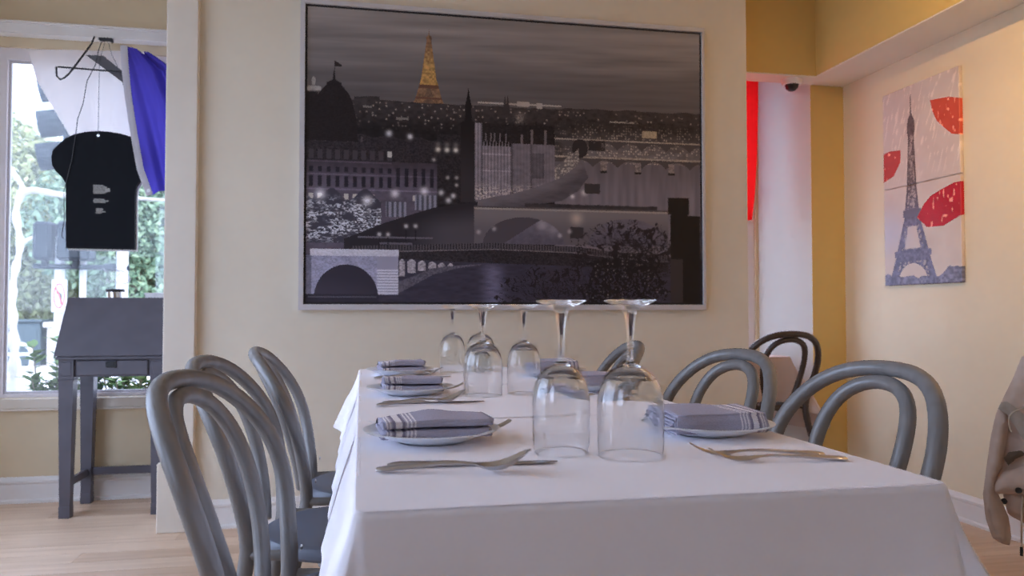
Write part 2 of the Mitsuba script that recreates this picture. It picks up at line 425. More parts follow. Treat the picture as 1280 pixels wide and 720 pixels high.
def print_fn(p, n, uv):
    x = (p.x - PX0) * (100 / (PX1 - PX0))
    y = (PZ1 - p.z) * (100 / (PZ1 - PZ0))
    S, C = dr.select, mi.Color3f
    n1 = fbm(x * 0.9, y * 0.9, 3.0, 3)
    n2 = noise(x * 3.1, y * 3.1, 9.0)
    def R(x0, x1, y0, y1):
        return (x > x0) & (x < x1) & (y > y0) & (y < y1)
    def dot(cx, cy, r, s=1.0):
        d2 = dr.square(x - cx) * 2 + dr.square(y - cy)
        return s * dr.exp(-d2 / (r * r))
    def lights(sc, thr, size, seed):
        gx, gy = x * sc * 1.41, y * sc
        ix, iy = dr.floor(gx), dr.floor(gy)
        rx, ry, rr = cell_rand(ix, iy, seed), cell_rand(ix, iy, seed + 1), cell_rand(ix, iy, seed + 2)
        d = dr.square(gx - ix - 0.25 - 0.5 * rx) + dr.square(gy - iy - 0.25 - 0.5 * ry)
        return S(rr > thr, dr.exp(-d / (size * size)) * (0.4 + 0.6 * rx), 0.0)
    # sky with long streaks of cloud
    st = fbm(x * 0.035 + 2, y * 0.42 + x * 0.02, 1.0, 4)
    c = mix((0.30, 0.27, 0.26), (0.13, 0.115, 0.115), smoothstep(0, 30, y))
    c = c * (0.62 + 0.76 * st)
    # lit tower
    hw = pl(y, [(5, 0.05), (7.2, 0.12), (7.8, 0.75), (9.0, 0.55), (14, 1.05), (22.5, 1.85), (24.6, 2.3), (28.8, 3.1), (32, 4.0)])
    tx = dr.abs(x - 28.9)
    lat = 0.55 + 0.9 * noise(x * 2.4, y * 1.6, 4.0)
    gold = mix((0.26, 0.15, 0.085), (0.50, 0.29, 0.10), smoothstep(9, 20, y) * (1 - smoothstep(24, 26, y)))
    gold = S(R(20, 40, 24.6, 25.8) | R(20, 40, 28.9, 29.6), C(0.15, 0.07, 0.045), gold * lat)
    inner = (y > 29.6) & (tx < pl(y, [(29.6, 0.6), (32, 2.7)])) | ((y > 25.8) & (y < 28.8) & (tx < pl(y, [(25.8, 0.3), (28.8, 1.2)])))
    gold = S(inner, gold * 0.45 + C(0.04, 0.03, 0.028), gold)
    c = S((tx < hw) & (y > 5) & (y < 32.2), gold, c)
    # white basilica at the left edge
    bas = (dr.square((x - 1.5) / 0.45) + dr.square((y - 25.3) / 1.5) < 1) | (R(0, 3.3, 27.0, 28.6) & (y > 26.4 + 0.5 * dr.abs(x - 1.6)))
    c = S(bas, C(0.36, 0.33, 0.31) * (0.7 + 0.5 * n2), c)
    # far city
    hz = 30.9 + 1.2 * (fbm(x * 0.25, 0.0, 7.0, 3) - 0.5) - dr.select((x > 11) & (x < 17), 1.2, 0.0) - 0.8 * smoothstep(55, 75, x)
    city = mix((0.052, 0.042, 0.042), (0.020, 0.016, 0.017), smoothstep(31, 42, y)) * (0.6 + 0.8 * n1)
    city = city + C(0.45, 0.38, 0.33) * lights(0.9, 0.80, 0.24, 11) * smoothstep(30.5, 32.5, y) * (1 - smoothstep(37, 41, y)) * (0.35 + 0.65 * smoothstep(12, 16, x))
    c = S(y > hz, city, c)
    c = S(R(41, 51, 29.5, 30.1) | R(54, 62.4, 29.4, 30.0) | R(51, 54.2, 28.7, 30.5) | R(56.0, 57.5, 28.9, 31), C(0.42, 0.37, 0.34), c)
    c = S(R(13.0, 15.2, 32.9, 33.6) | R(21, 24, 36.4, 37.2), C(0.20, 0.18, 0.17), c)
    # right half: the lit city and river
    rt = (x > 60.7) & (y > 33.5 + 1.5 * n1)
    edge = smoothstep(60, 70, x + 6 * (n1 - 0.5))
    glow = mix((0.040, 0.032, 0.032), (0.19, 0.165, 0.165), smoothstep(36, 49, y) * (0.25 + 0.75 * edge))
    lit = glow * (0.6 + 0.8 * n1) + C(0.60, 0.52, 0.42) * lights(1.1, 0.55, 0.25, 31) * smoothstep(34, 42, y) * (0.3 + 0.7 * edge)
    water = mix((0.15, 0.13, 0.145), (0.20, 0.175, 0.20), smoothstep(50, 62, y)) * (0.75 + 0.5 * fbm(x * 0.9, y * 0.08, 2.0, 3))
    rv_ = S(y > 49.5, water, lit)
    for (yb, th, per, off) in ((41.6, 0.5, 6.6, 77.3), (48.0, 0.7, 6.6, 77.3)):
        ph = (x - off) / per
        ph = ph - dr.floor(ph)
        arch = 2.6 * (1 - dr.square(2 * ph - 1))
        spn = (y > yb) & (y < yb + 3.2 - arch)
        rv_ = S(spn, C(0.085, 0.072, 0.072), rv_)
        rv_ = S((y > yb - th) & (y < yb), C(0.34, 0.29, 0.25) * (0.6 + 0.8 * n2), rv_)
    ph = (x - 69.0) / 9.2
    ph = ph - dr.floor(ph)
    pier = (dr.abs(ph - 0.5) < 0.09) & (y > 49.0) & (y < 53.0)
    rv_ = S(pier, C(0.24, 0.20, 0.19) * (0.5 + 1.0 * n2), rv_)
    rv_ = S((dr.abs(ph - 0.5) < 0.1) & (y > 52.4) & (y < 53.2), C(0.03, 0.025, 0.025), rv_)
    rv_ = S((dr.square((x - 79.0) / 3.9) + dr.square((y - 34.6) / 1.4) < 1) & (y < 34.7), C(0.34, 0.30, 0.26), rv_)
    rv_ = S(R(84.0, 88.0, 37.2, 39.8), C(0.42, 0.34, 0.24) * (0.7 + 0.5 * n2), rv_)
    rv_ = S((dr.square((x - 67.3) / 2.1) + dr.square((y - 44.6) / 3.4) < 1) | R(69.6, 74.0, 41.5, 45.2) & (n1 > 0.35), C(0.035, 0.028, 0.03), rv_)
    c = S(rt, rv_, c)
    # quay road sweeping down to the bridge
    road_y = pl(x, [(40, 64.4), (50, 61.6), (56, 59.0), (62, 55.6), (66, 51.5), (68, 48.5)])
    rd = (x > 40) & (x < 72.5) & (y > road_y) & (y < 66.5)
    c = S(rd & (x < pl(y, [(49, 68), (55, 69.5), (60, 66.8), (63.7, 62.5), (66.4, 52)])), mix((0.17, 0.15, 0.165), (0.095, 0.083, 0.095), smoothstep(0, 6, y - road_y)) * (0.8 + 0.4 * fbm(x * 0.4, y * 1.2, 4.0, 3)), c)
    c = S(R(53, 88, 64.6 + 0.6 * n1, 66.3), C(0.045, 0.038, 0.042) * (0.6 + 0.9 * n1), c)
    c = c + C(0.5, 0.46, 0.44) * (dot(65.3, 62.0, 0.7) + dot(68.4, 60.6, 0.9))
    gl = (x > 42) & (x < 67) & (y > road_y - 3.0 - 2.5 * smoothstep(56, 64, x)) & (y < road_y)
    c = S(gl, C(0.16, 0.14, 0.14) + C(0.5, 0.44, 0.36) * dr.maximum(lights(0.8, 0.3, 0.34, 51), smoothstep(0.62, 0.9, n2) * 0.6), c)
    c = S(R(68.5, 72.6, 57.2, 60.8), C(0.05, 0.042, 0.044), c)
    # left block with mansard roof
    roofy = 44.6 + 0.6 * dr.sin(x * 0.9) - pl(x, [(0, 0), (14, 1.5), (31, 1.0)])
    blk = (x < 31) & (y > roofy)
    wallc = mix((0.060, 0.046, 0.058), (0.115, 0.095, 0.125), smoothstep(52, 60, y)) * (0.75 + 0.5 * n1)
    wallc = S(y < 52.0, C(0.034, 0.027, 0.031) * (0.6 + 0.8 * n2), wallc)
    wx = x / 2.05
    fx = wx - dr.floor(wx)
    rowa = R(0, 20, 54.2, 56.0) | R(0, 20, 57.3, 61.0)
    rowb = R(20, 31, 54.0, 60.4)
    hole = (dr.abs(fx - 0.5) < 0.22) & (rowa | rowb)
    wallc = S(hole, C(0.026, 0.022, 0.03), wallc)
    litw = (dr.abs(fx - 0.5) < 0.26) & (cell_rand(dr.floor(wx), dr.floor(y / 5.2), 77) > 0.80) & (R(0, 20, 53.0, 54.2) | R(0, 20, 48.4, 50.4) | R(0, 31, 63.3, 65.2))
    wallc = S((R(0, 31, 56.6, 57.0) | R(0, 31, 61.6, 62.1) | R(0, 20, 52.2, 52.7)), wallc * 1.7, wallc)
    wallc = S(litw, C(0.55, 0.50, 0.46), wallc)
    dorm = (dr.abs(fx - 0.5) < 0.28) & R(0, 20, 48.4, 51.6) & (fx > 0)
    wallc = S(dorm & ~litw, C(0.065, 0.054, 0.062), wallc)
    low = (y > 62.1) & (x > 18.5)
    stripes = 0.5 + 0.5 * dr.sin(x * 5.2)
    wallc = S(low & (R(18.6, 23.6, 65.6, 70.8) | R(25.6, 31, 63.0, 68.3)), C(0.30, 0.29, 0.36) * (0.25 + 0.75 * stripes), wallc)
    c = S(blk, wallc, c)
    for (a, b) in ((1.6, 4.0), (6.6, 9.4), (10.2, 12.6)):
        c = S(R(a, a + 0.5, 43.6, 45.6) | R(b, b + 0.5, 43.6, 45.6), C(0.09, 0.075, 0.08), c)
    # big dark dome with flag
    dw = pl(y, [(21.5, 0.12), (24.6, 0.35), (25.6, 1.8), (26.2, 1.7), (29, 3.4), (32.2, 4.4), (37.6, 5.3), (45, 5.6)])
    dome = (dr.abs(x - 6.25) < dw) & (y > 21.5) & (y < 45.5) | (R(0, 2.5, 29, 45) & (y > 28.6))
    c = S(dome, C(0.022, 0.016, 0.017) * (0.8 + 0.4 * n2), c)
    c = S((R(6.3, 6.45, 18.0, 22) | (R(6.4, 8.0, 18.0, 20.0) & (y - 18.0 > (x - 6.4) * 0.9) & (y < 20.3 - (x - 6.4) * 0.2))), C(0.03, 0.022, 0.022), c)
    # dark middle block and pointed tower
    mid = R(31, 40.3, 41.5, 66) & (y > 40.5 + n1 * 2)
    c = S(mid, C(0.030, 0.024, 0.027) * (0.6 + 0.8 * n2), c)
    for cx in (31.2, 33.4, 35.6):
        c = c + C(0.75, 0.70, 0.62) * dot(cx, 47.0, 0.75) + C(0.12, 0.11, 0.10) * dot(cx, 45.2, 0.8)
    for (cx, cy) in ((33.6, 56.7), (35.8, 56.6), (35.8, 59.2), (38.6, 48.5), (38.6, 50.4), (30.2, 50.6)):
        c = c + C(0.42, 0.38, 0.36) * dot(cx, cy, 0.55)
    spire = dr.abs(x - 38.7) < pl(y, [(25.0, 0.05), (27, 0.2), (31.6, 0.85), (32.2, 0.7), (36.5, 0.9), (37.2, 1.9), (63, 1.9)])
    c = S(spire & (y > 25) & (y < 65), mix((0.018, 0.014, 0.015), (0.040, 0.033, 0.038), smoothstep(37, 60, y)), c)
    # floodlit palace front
    fac = (R(40.3, 42.2, 37.0, 66) | R(42.2, 49.6, 45.0, 64) | R(49.6, 60.7, 43.8, 62.5)) & (y < road_y)
    rib = 0.5 + 0.5 * dr.sin(x * 7.6)
    fc = mix((0.170, 0.148, 0.168), (0.30, 0.262, 0.290), rib * S(x < 49.4, 1.0, 0.25)) * (0.75 + 0.5 * n1)
    fc = S(R(54.8, 58.0, 47, 56), fc * 0.6, fc)
    fc = S(R(49.4, 50.0, 43, 64) | R(54.4, 54.9, 43, 62) | R(42.0, 42.4, 37, 66), fc * 0.55, fc)
    fc = S(R(42.2, 49.6, 47.6, 48.2) | R(42.2, 49.6, 53.5, 54.0), fc * 1.5, fc)
    fc = fc + C(0.34, 0.29, 0.23) * smoothstep(57, 62, y) * smoothstep(0.35, 0.75, n2)
    roof = R(42.2, 60.5, 37.0, 45.2)
    c = S(roof & ~fac, C(0.026, 0.020, 0.021) * (0.7 + 0.6 * n2), c)
    sp = x * 1.28
    sp = dr.abs(sp - dr.floor(sp) - 0.5)
    c = S(R(42.4, 49.4, 43.2, 46.2) & (sp < 0.05 + (y - 43.2) * 0.13), C(0.19, 0.165, 0.175), c)
    for cx in (42.9, 44.2, 45.1, 46.5, 48.0):
        c = S(R(cx, cx + 0.32, 40.4, 43.4), C(0.17, 0.145, 0.15), c)
    for (cx, a) in ((51.9, 40.5), (54.5, 38.6), (58.0, 38.6)):
        c = S(R(cx, cx + 0.6, a, 44.5), C(0.17, 0.145, 0.15), c)
    for cx in (50.4, 52.8, 55.9):
        c = S((dr.abs(x - cx) < (y - 35.2) * 0.16) & (y > 35.2) & (y < 40.5), C(0.024, 0.018, 0.019), c)
    c = c + C(0.16, 0.14, 0.12) * dot(51.6, 34.6, 1.7) * n2 * 2
    c = S(fac, fc, c)
    for cx in (47.9, 48.6):
        c = S((dr.abs(x - cx) < (y - 26.5) * 0.1) & (y > 26.5) & (y < 33), C(0.05, 0.04, 0.04), c)
    # floodlit leaves by the left quay
    lf = (y > 63.5 + 2.0 * dr.sin(x * 0.8)) & (x < 17.5) & (y < 80)
    lv = smoothstep(0.25, 0.85, noise(x * 2.6, y * 3.0, 5.0)) * smoothstep(0.25, 0.6, fbm(x * 0.5, y * 0.8, 6.0, 2)) * 1.25 * smoothstep(63, 68, y) * (1 - smoothstep(77, 81, y))
    c = S(lf, mix((0.060, 0.054, 0.075), (0.66, 0.66, 0.72), lv * 0.85), c)
    for (cx, cy, r_) in ((3.2, 63.6, 1.5), (14.2, 65.5, 1.4), (20.8, 62.8, 1.2), (27.9, 61.6, 1.2), (19.3, 42.1, 0.9), (24.4, 42.9, 0.8), (32, 62, 0.8), (33.8, 64.6, 0.8), (35.0, 63.0, 0.7)):
        c = c + C(0.62, 0.60, 0.62) * dot(cx, cy, r_)
    # quay wall and dark water side
    qy = pl(x, [(8.8, 78.6), (18.2, 73.0), (29.9, 67.4), (41.8, 64.6), (50, 64.5)])
    qw = (x > 8.8) & (x < 41.0) & (y > qy) & (y < 84)
    qc = mix((0.030, 0.025, 0.031), (0.085, 0.075, 0.088), smoothstep(0.5, 9, y - qy) * smoothstep(22, 34, x))
    c = S(qw, qc, c)
    c = S(R(17, 25, 79.6, 80.3) | R(12, 30, 77.6, 78.2), C(0.14, 0.125, 0.15), c)
    # far stone bridge with arches
    pb = (x > 40.2) & (x < 91) & (y > 66.2) & (y < 79.5)
    a1 = dr.square((x - 52.8) / 10.4) + dr.square((y - 79.5) / 9.6) < 1
    a2 = dr.square((x - 80.0) / 10.5) + dr.square((y - 79.5) / 9.8) < 1
    wat = mix((0.155, 0.140, 0.175), (0.115, 0.103, 0.135), smoothstep(70, 80, y)) * (0.75 + 0.5 * n1)
    wat = wat + C(0.20, 0.18, 0.18) * (dot(57.5, 72.5, 1.9) + dot(60.4, 74.0, 2.2) * 0.6)
    wat = S((x < 49 + (78 - y) * 1.1) & a1, C(0.085, 0.072, 0.085), wat)
    pc = mix((0.21, 0.185, 0.19), (0.14, 0.122, 0.135), smoothstep(68, 76, y))
    pc = pc + C(0.28, 0.23, 0.17) * dot(66.4, 70.0, 2.0)
    pc = S((a1 | a2), wat, pc)
    pc = S(y < 67.4, S(y < 66.8, C(0.10, 0.085, 0.088), C(0.36, 0.31, 0.28)), pc)
    pc = S(R(64.7, 68.2, 73.0, 77.0), C(0.045, 0.038, 0.042), pc)
    c = S(pb, pc, c)
    for (cx, cy) in ((41.3, 75.4), (45.2, 74.2), (62.0, 76.2), (64.6, 74.6)):
        c = c + C(0.30, 0.28, 0.28) * dot(cx, cy, 0.7)
    # bottom water
    bw = (y > 84)
    wv = fbm(x * 0.5, y * 1.4, 8.0, 4)
    bwc = mix((0.036, 0.031, 0.047), (0.066, 0.058, 0.088), wv) + C(0.10, 0.095, 0.145) * dr.exp(-dr.square((x - 45.0) / 2.3)) * (0.5 + wv) * smoothstep(85, 89, y)
    c = S(bw, bwc, c)
    # iron bridge deck across the front
    dk0 = pl(x, [(10, 81.0), (45, 79.2), (66, 80.0), (75, 81.5), (92, 83.0)])
    dk1 = pl(x, [(10, 84.6), (42, 86.2), (66, 87.0), (92, 89.0)])
    dk = (x > 10.7) & (x < 91) & (y > dk0) & (y < dk1)
    rail = dr.sin(x * 9.0)
    dkc = S(y < dk0 + 1.9, S(rail > 0.2, C(0.030, 0.025, 0.028), C(0.095, 0.083, 0.095)), C(0.034, 0.028, 0.033) * (0.6 + 0.8 * n2))
    dkc = S((y > dk0 + 2.0) & (y < dk0 + 2.4), C(0.16, 0.14, 0.15) * (0.5 + n2), dkc)
    c = S(dk, dkc, c)
    # white arches under the iron deck
    for (a0, w_, t0, h_) in ((21.9, 1.35, 85.2, 6.0), (23.9, 1.9, 85.2, 4.8), (26.4, 1.9, 85.6, 3.6), (28.9, 1.9, 86.0, 2.6), (31.3, 1.7, 86.3, 1.8), (33.6, 1.5, 86.4, 1.1)):
        cx = a0 + w_ / 2
        oval = (dr.abs(x - cx) < w_ / 2) & (y > t0 + 0.9 * dr.square((x - cx) / (w_ / 2))) & (y < t0 + h_)
        c = S(oval, C(0.46, 0.42, 0.46) * (0.35 + 1.0 * n2), c)
    beamy = pl(x, [(21.7, 97), (25, 94.5), (30, 90.5), (36, 88.2), (42, 87.0)])
    c = S((x > 21.7) & (x < 42) & (y < beamy) & (y > beamy - pl(x, [(21.7, 4), (36, 1.0), (42, 0.4)])), C(0.115, 0.103, 0.13) * (0.6 + 0.8 * n2), c)
    # pale stone arch at the lower left
    sb = (x < 21.7) & (y > 84.2)
    arch = (dr.square((x - 9.4) / 7.5) + dr.square((y - 98.5) / 11.2) < 1)
    sc_ = mix((0.42, 0.41, 0.54), (0.24, 0.235, 0.33), fbm(x * 0.5, y * 0.6, 6.0, 3)) * (0.75 + 0.5 * n2)
    sc_ = S(R(16.6, 21.7, 84, 98), mix((0.34, 0.33, 0.43), (0.66, 0.65, 0.74), smoothstep(0.2, 0.6, 0.5 + 0.5 * dr.sin(y * 6.5)) * smoothstep(88.5, 89, y)), sc_)
    sc_ = S(x < 1.3, sc_ * 0.55, sc_)
    sc_ = S(arch, mix((0.040, 0.034, 0.050), (0.060, 0.050, 0.072), smoothstep(88, 96, y - x * 0.3)), sc_)
    c = S(sb & (y < 97.5 + 1.5 * smoothstep(2, 0, dr.abs(x - 9))), sc_, c)
    c = S(sb & (y > 97.3) & ~(x > 17), C(0.036, 0.031, 0.045), c)
    c = S(R(1.0, 21.8, 82.1, 84.4), C(0.64, 0.62, 0.70) * (0.8 + 0.3 * n2), c)
    c = S(R(0.5, 16.5, 98.0, 98.5), C(0.10, 0.095, 0.12), c)
    for (cx, cy) in ((17.1, 76.9), (19.2, 76.9), (23.5, 73.9), (25.8, 73.8)):
        c = S(R(cx - 0.12, cx + 0.12, cy, cy + 5), C(0.02, 0.017, 0.02), c)
        c = c + C(0.55, 0.52, 0.52) * dot(cx, cy, 0.6)
    # bare trees at the lower right: twigs fanning out of each root
    tn = fbm(x * 0.5, y * 0.5, 12.0, 3)
    for (rx, ry, rad, kk, w0, sd) in ((76.5, 84.0, 13.5, 9.0, 0.050, 21.0), (83.5, 86.0, 13.0, 9.0, 0.050, 25.0), (58.0, 103.0, 15.5, 10.0, 0.045, 33.0), (68.0, 103.0, 17.5, 10.0, 0.050, 37.0), (88.0, 90.0, 17.0, 9.0, 0.065, 41.0)):
        dx, dy = (x - rx) * 1.2, ry - y
        rr_ = dr.sqrt(dx * dx + dy * dy) + 1e-3
        th = dr.atan2(dx, dy)
        tw = dr.abs(noise(th * kk + 0.9 * tn * 3, rr_ * 0.16, sd) - 0.5)
        tw2 = dr.abs(noise(th * kk * 2.1 + 4.0 * tn, rr_ * 0.42, sd + 2) - 0.5)
        inside = (rr_ + (tn - 0.5) * 9 < rad) & (dr.abs(th) < 1.7)
        c = S(inside & ((tw < w0) | ((tw2 < w0) & (rr_ > rad * 0.35))), C(0.024, 0.018, 0.021), c)
        c = S((dr.abs(dx + 0.6 * dr.sin(dy)) < 0.42) & (dy > -3) & (dy < rad * 0.45), C(0.020, 0.015, 0.017), c)
    ivy = dr.square((x - 79.5) / 11.5) + dr.square((y - 93.5) / 12.5) + (tn - 0.5) * 1.1
    c = S((ivy < 0.9) & (y > 82) & (noise(x * 2.6, y * 1.8, 55.0) < 0.62), C(0.019, 0.015, 0.016), c)
    c = c + C(0.30, 0.27, 0.27) * lights(0.9, 0.86, 0.2, 91) * S((ivy < 1.0) & (y > 76), 1.0, 0.0)
    # dark chimney at the right edge
    ch = R(91.0, 96.8, 61.4, 67.6) | R(91.8, 96.4, 67, 71) | R(91.6, 99.9, 68.0, 100)
    c = S(ch, S(R(91.6, 95, 84, 100), C(0.050, 0.040, 0.040), C(0.018, 0.014, 0.013)), c)
    return dr.maximum(c, 0.004) * 1.0


scene['m_print'] = {'type': 'principled', 'base_color': proc(print_fn), 'roughness': 0.5, 'specular': 0.2}
t = thing('framed_print', 'large silver framed night city print with a lit tower on the wall behind the table', 'framed print')
scene[t + '__canvas'] = ply(box(PX0, PX1, WALL - 0.022, WALL - 0.004, PZ0, PZ1), 'm_print')
fx0, fx1, fz0, fz1 = -0.280, 1.686, 0.962, 2.380
scene[t + '__fillet'] = ply(cut((PX0 - 0.010, PX1 + 0.010, WALL - 0.020, WALL - 0.002, PZ0 - 0.010, PZ1 + 0.010), [(PX0, PX1, 0, 9, PZ0, PZ1)]), 'm_black_fillet')
fr = []
gx0, gx1, gz0, gz1 = PX0 - 0.010, PX1 + 0.010, PZ0 - 0.010, PZ1 + 0.010
scene[t + '__frame'] = ply(cut((fx0, fx1, WALL - 0.034, WALL, fz0, fz1), [(gx0, gx1, 0, 9, gz0, gz1)]), 'm_silver_frame')
labels[t + '__frame'] = {'label': 'flat silver grey frame'}

# ------------------------------------------------------------------ two canvases on the right wall
CY0, CY1 = 3.575, 3.048       # left and right edges as seen


def canvas_fn(p, n, uv):
    S, C = dr.select, mi.Color3f
    u = (CY0 - p.y) / (CY0 - CY1) * 100          # 0..100 to the right
    z = (2.080 - p.z) / (2.080 - 1.090) * 200     # 0..200 downwards
    n1 = fbm(u * 0.05, z * 0.05, 2.0, 4)
    n2 = noise(u * 0.45, z * 0.45, 5.0)
    rain = smoothstep(0.72, 0.9, noise(u * 0.55 + z * 0.18, z * 0.12, 8.0))
    c = mix((0.56, 0.47, 0.43), (0.66, 0.58, 0.53), n1)
    c = mix(c, C(0.50, 0.49, 0.58), smoothstep(105, 150, z) * (1 - smoothstep(150, 178, z)) * (1 - smoothstep(10, 60, u)) * 0.8)
    c = c + C(0.16, 0.14, 0.12) * rain * (1 - smoothstep(70, 105, z))
    # far trees at the foot
    tr = z > 196 - 6 * fbm(u * 0.15, 3.0, 1.0, 3) - 8 * smoothstep(70, 85, u) - 5 * smoothstep(15, 5, u)
    c = S(tr, C(0.21, 0.21, 0.31) * (0.6 + 0.8 * n2), c)
    # lattice tower
    cx = 39.5
    hw = pl(z, [(9, 0.4), (28, 0.7), (33, 3.6), (38, 5.0), (46, 5.2), (52, 3.8), (104, 6.6), (125, 9.4), (134, 10.6), (165, 20.5), (175, 23.5), (200, 33.0)])
    tx = dr.abs(u - cx)
    lat = dr.minimum(dr.abs(noise(u * 0.5, z * 0.32, 3.0) - 0.5), dr.abs(noise(u * 0.42 + z * 0.2, z * 0.25, 6.0) - 0.5))
    tower = (tx < hw) & (z > 9)
    hole = (z > 142) & (z < 164) & (tx < pl(z, [(142, 5.5), (164, 10.5)])) | ((z > 178) & (dr.square(tx / 20.5) + dr.square((z - 202) / 23.0) < 1))
    solid = ((z > 124) & (z < 141)) | ((z > 165) & (z < 177)) | (z < 50)
    ink = mix((0.10, 0.085, 0.085), (0.15, 0.15, 0.24), smoothstep(90, 150, z))
    edge = tx > hw * 0.72
    tc = S(solid | edge | (lat < 0.13), ink * (0.7 + 0.7 * n2), mix(ink, c, 0.55))
    c = S(tower & ~hole, tc, c)
    c = S((z > 125) & (z < 132) & (tx < 12.0), ink, c)
    c = S((z > 166) & (z < 172) & (tx < 24.5), ink * (0.8 + 0.6 * n2), c)
    # red umbrellas
    def umb(pts, c0, c1, sp):
        m = mi.Bool(True)
        for (x0, y0), (x1, y1) in zip(pts, pts[1:] + pts[:1]):
            m = m & ((x1 - x0) * (z - y0) - (y1 - y0) * (u - x0) > 0)
        return m, mix(c0, c1, n1) + C(0.5, 0.34, 0.26) * smoothstep(0.78, 0.92, noise(u * 0.4, z * 0.22, sp))
    m, k_ = umb([(65, 22), (74, 23), (88, 25), (101, 30), (101, 64), (91, 61), (82, 53), (73, 44), (68, 34)], (0.52, 0.055, 0.03), (0.62, 0.10, 0.06), 11.0)
    c = S(m, k_, c)
    m, k_ = umb([(-1, 62), (9, 60), (25, 62), (25, 74), (15, 87), (-1, 92)], (0.46, 0.04, 0.035), (0.55, 0.07, 0.06), 14.0)
    c = S(m, k_, c)
    m, k_ = umb([(46, 134), (55, 122), (64, 115), (80, 110), (92, 107), (101, 107), (101, 138), (79, 146), (59, 145)], (0.38, 0.008, 0.02), (0.52, 0.016, 0.03), 17.0)
    c = S(m, k_, c)
    return c


scene['m_canvas'] = {'type': 'principled', 'base_color': proc(canvas_fn), 'roughness': 0.45, 'specular': 0.4}
for z0, z1, lab in ((1.5875, 2.084, 'upper stretched canvas with a tower top and two red umbrellas'), (1.088, 1.5845, 'lower stretched canvas with a tower foot and one big red umbrella')):
    t = thing('canvas_print', lab + ', on the right wall', 'canvas print')
    scene[t] = ply(box(XR - 0.020, XR, CY1, CY0, z0, z1, 0.003), 'm_canvas')

# ------------------------------------------------------------------ bentwood chairs
REC, BEND, CXX = 0.162, 0.469, 0.908
def back_curve(hw, zz, n):
    """Points (x backwards, y, z) of a hoop whose half widths and heights are given from the floor or the seat to the top."""
    ys = np.r_[-np.array(hw), 0, np.array(hw)[::-1]]
    zs = np.r_[zz[:-1], zz[-1], np.array(zz[:-1])[::-1]]
    pts = np.stack([ys, zs], 1)
    t = np.r_[0, np.cumsum(np.linalg.norm(np.diff(pts, axis=0), axis=1))]
    q = CubicSpline(t, pts)(np.linspace(0, t[-1], n))
    y, z = q[:, 0], q[:, 1]
    h = np.maximum(z - 0.45, 0)
    x = REC * h + BEND * h ** 2 - CXX * y ** 2 * np.clip((z - 0.2) / 0.3, 0, 1)
    low = np.maximum(0.47 - z, 0)
    x = x + 0.22 * low ** 1.5
    return np.stack([x, y, z], 1)


def chair_meshes(top=0.840, inner=0.812):
    S0 = 0.212                                                  # seat centre in front of the back
    outer = back_curve([0.185, 0.166, 0.166, 0.205, 0.1476], [0.0, 0.40, 0.47, 0.719, 0.8037, top], 96)
    inn = back_curve([0.060, 0.111, 0.080], [0.462, 0.714, 0.785, inner], 60)
    r = np.full(96, 0.0165)
    d = {}
    d['back_frame'] = sweep(outer, r, 14)
    d['inner_hoop'] = sweep(inn, 0.0150, 12)
    c = np.array([-S0, 0])
    d['seat'] = lathe([(0, 0.4585), (0.08, 0.4570), (0.15, 0.4605), (0.182, 0.4625), (0.194, 0.4600), (0.200, 0.452), (0.200, 0.440), (0.194, 0.433), (0, 0.433)], 48)
    d['seat'].apply_translation((c[0], 0, 0))
    for s in (-1, 1):
        a = spline([(c[0] - 0.115, s * 0.125, 0.436), (c[0] - 0.128, s * 0.140, 0.30), (c[0] - 0.150, s * 0.165, 0.12), (c[0] - 0.185, s * 0.185, 0.0)], 16)
        d['leg' if s < 0 else 'leg_001'] = sweep(a, np.linspace(0.0165, 0.0125, 16), 12)
    ang = np.linspace(0, 2 * np.pi, 41)
    ring = np.stack([c[0] + 0.160 * np.cos(ang), 0.160 * np.sin(ang), 0 * ang + 0.235], 1)
    d['leg_ring'] = sweep(ring, 0.009, 8, cap=False)
    sc = []
    for s in (-1, 1):
        m = lathe([(0, 0.004), (0.004, 0.003), (0.006, 0)], 10)
        m.apply_transform(trimesh.transformations.rotation_matrix(-np.pi / 2, (0, 1, 0)))
        m.apply_translation((-CXX * 0.166 ** 2 - 0.0165, s * 0.166, 0.50))
        sc.append(m)
    d['screw'], d['screw_001'] = sc
    for s in (-1, 1):
        p = spline([(-CXX * 0.166 ** 2 + 0.002, s * 0.166, 0.447), (-0.075, s * 0.172, 0.446), (c[0] + 0.085, s * 0.165, 0.446)], 10)
        d['brace' if s < 0 else 'brace_001'] = sweep(p, 0.011, 10)
    return d


CM = {k: ply(m, 'm_screw' if 'screw' in k else 'm_seat' if k == 'seat' else 'm_chair', 40) for k, m in chair_meshes().items()}
CB = {k: ply(m, 'm_screw' if 'screw' in k else 'm_chair_brown', 40) for k, m in chair_meshes().items()}


def chair(x, y, a, label, group=None, parts=CM):
    t = thing('bentwood_chair', label, 'chair', group)
    m = rotz(a, x, y)
    for k, d in parts.items():
        scene[f'{t}__{k}'] = {**d, 'to_world': T(m)}
    return t


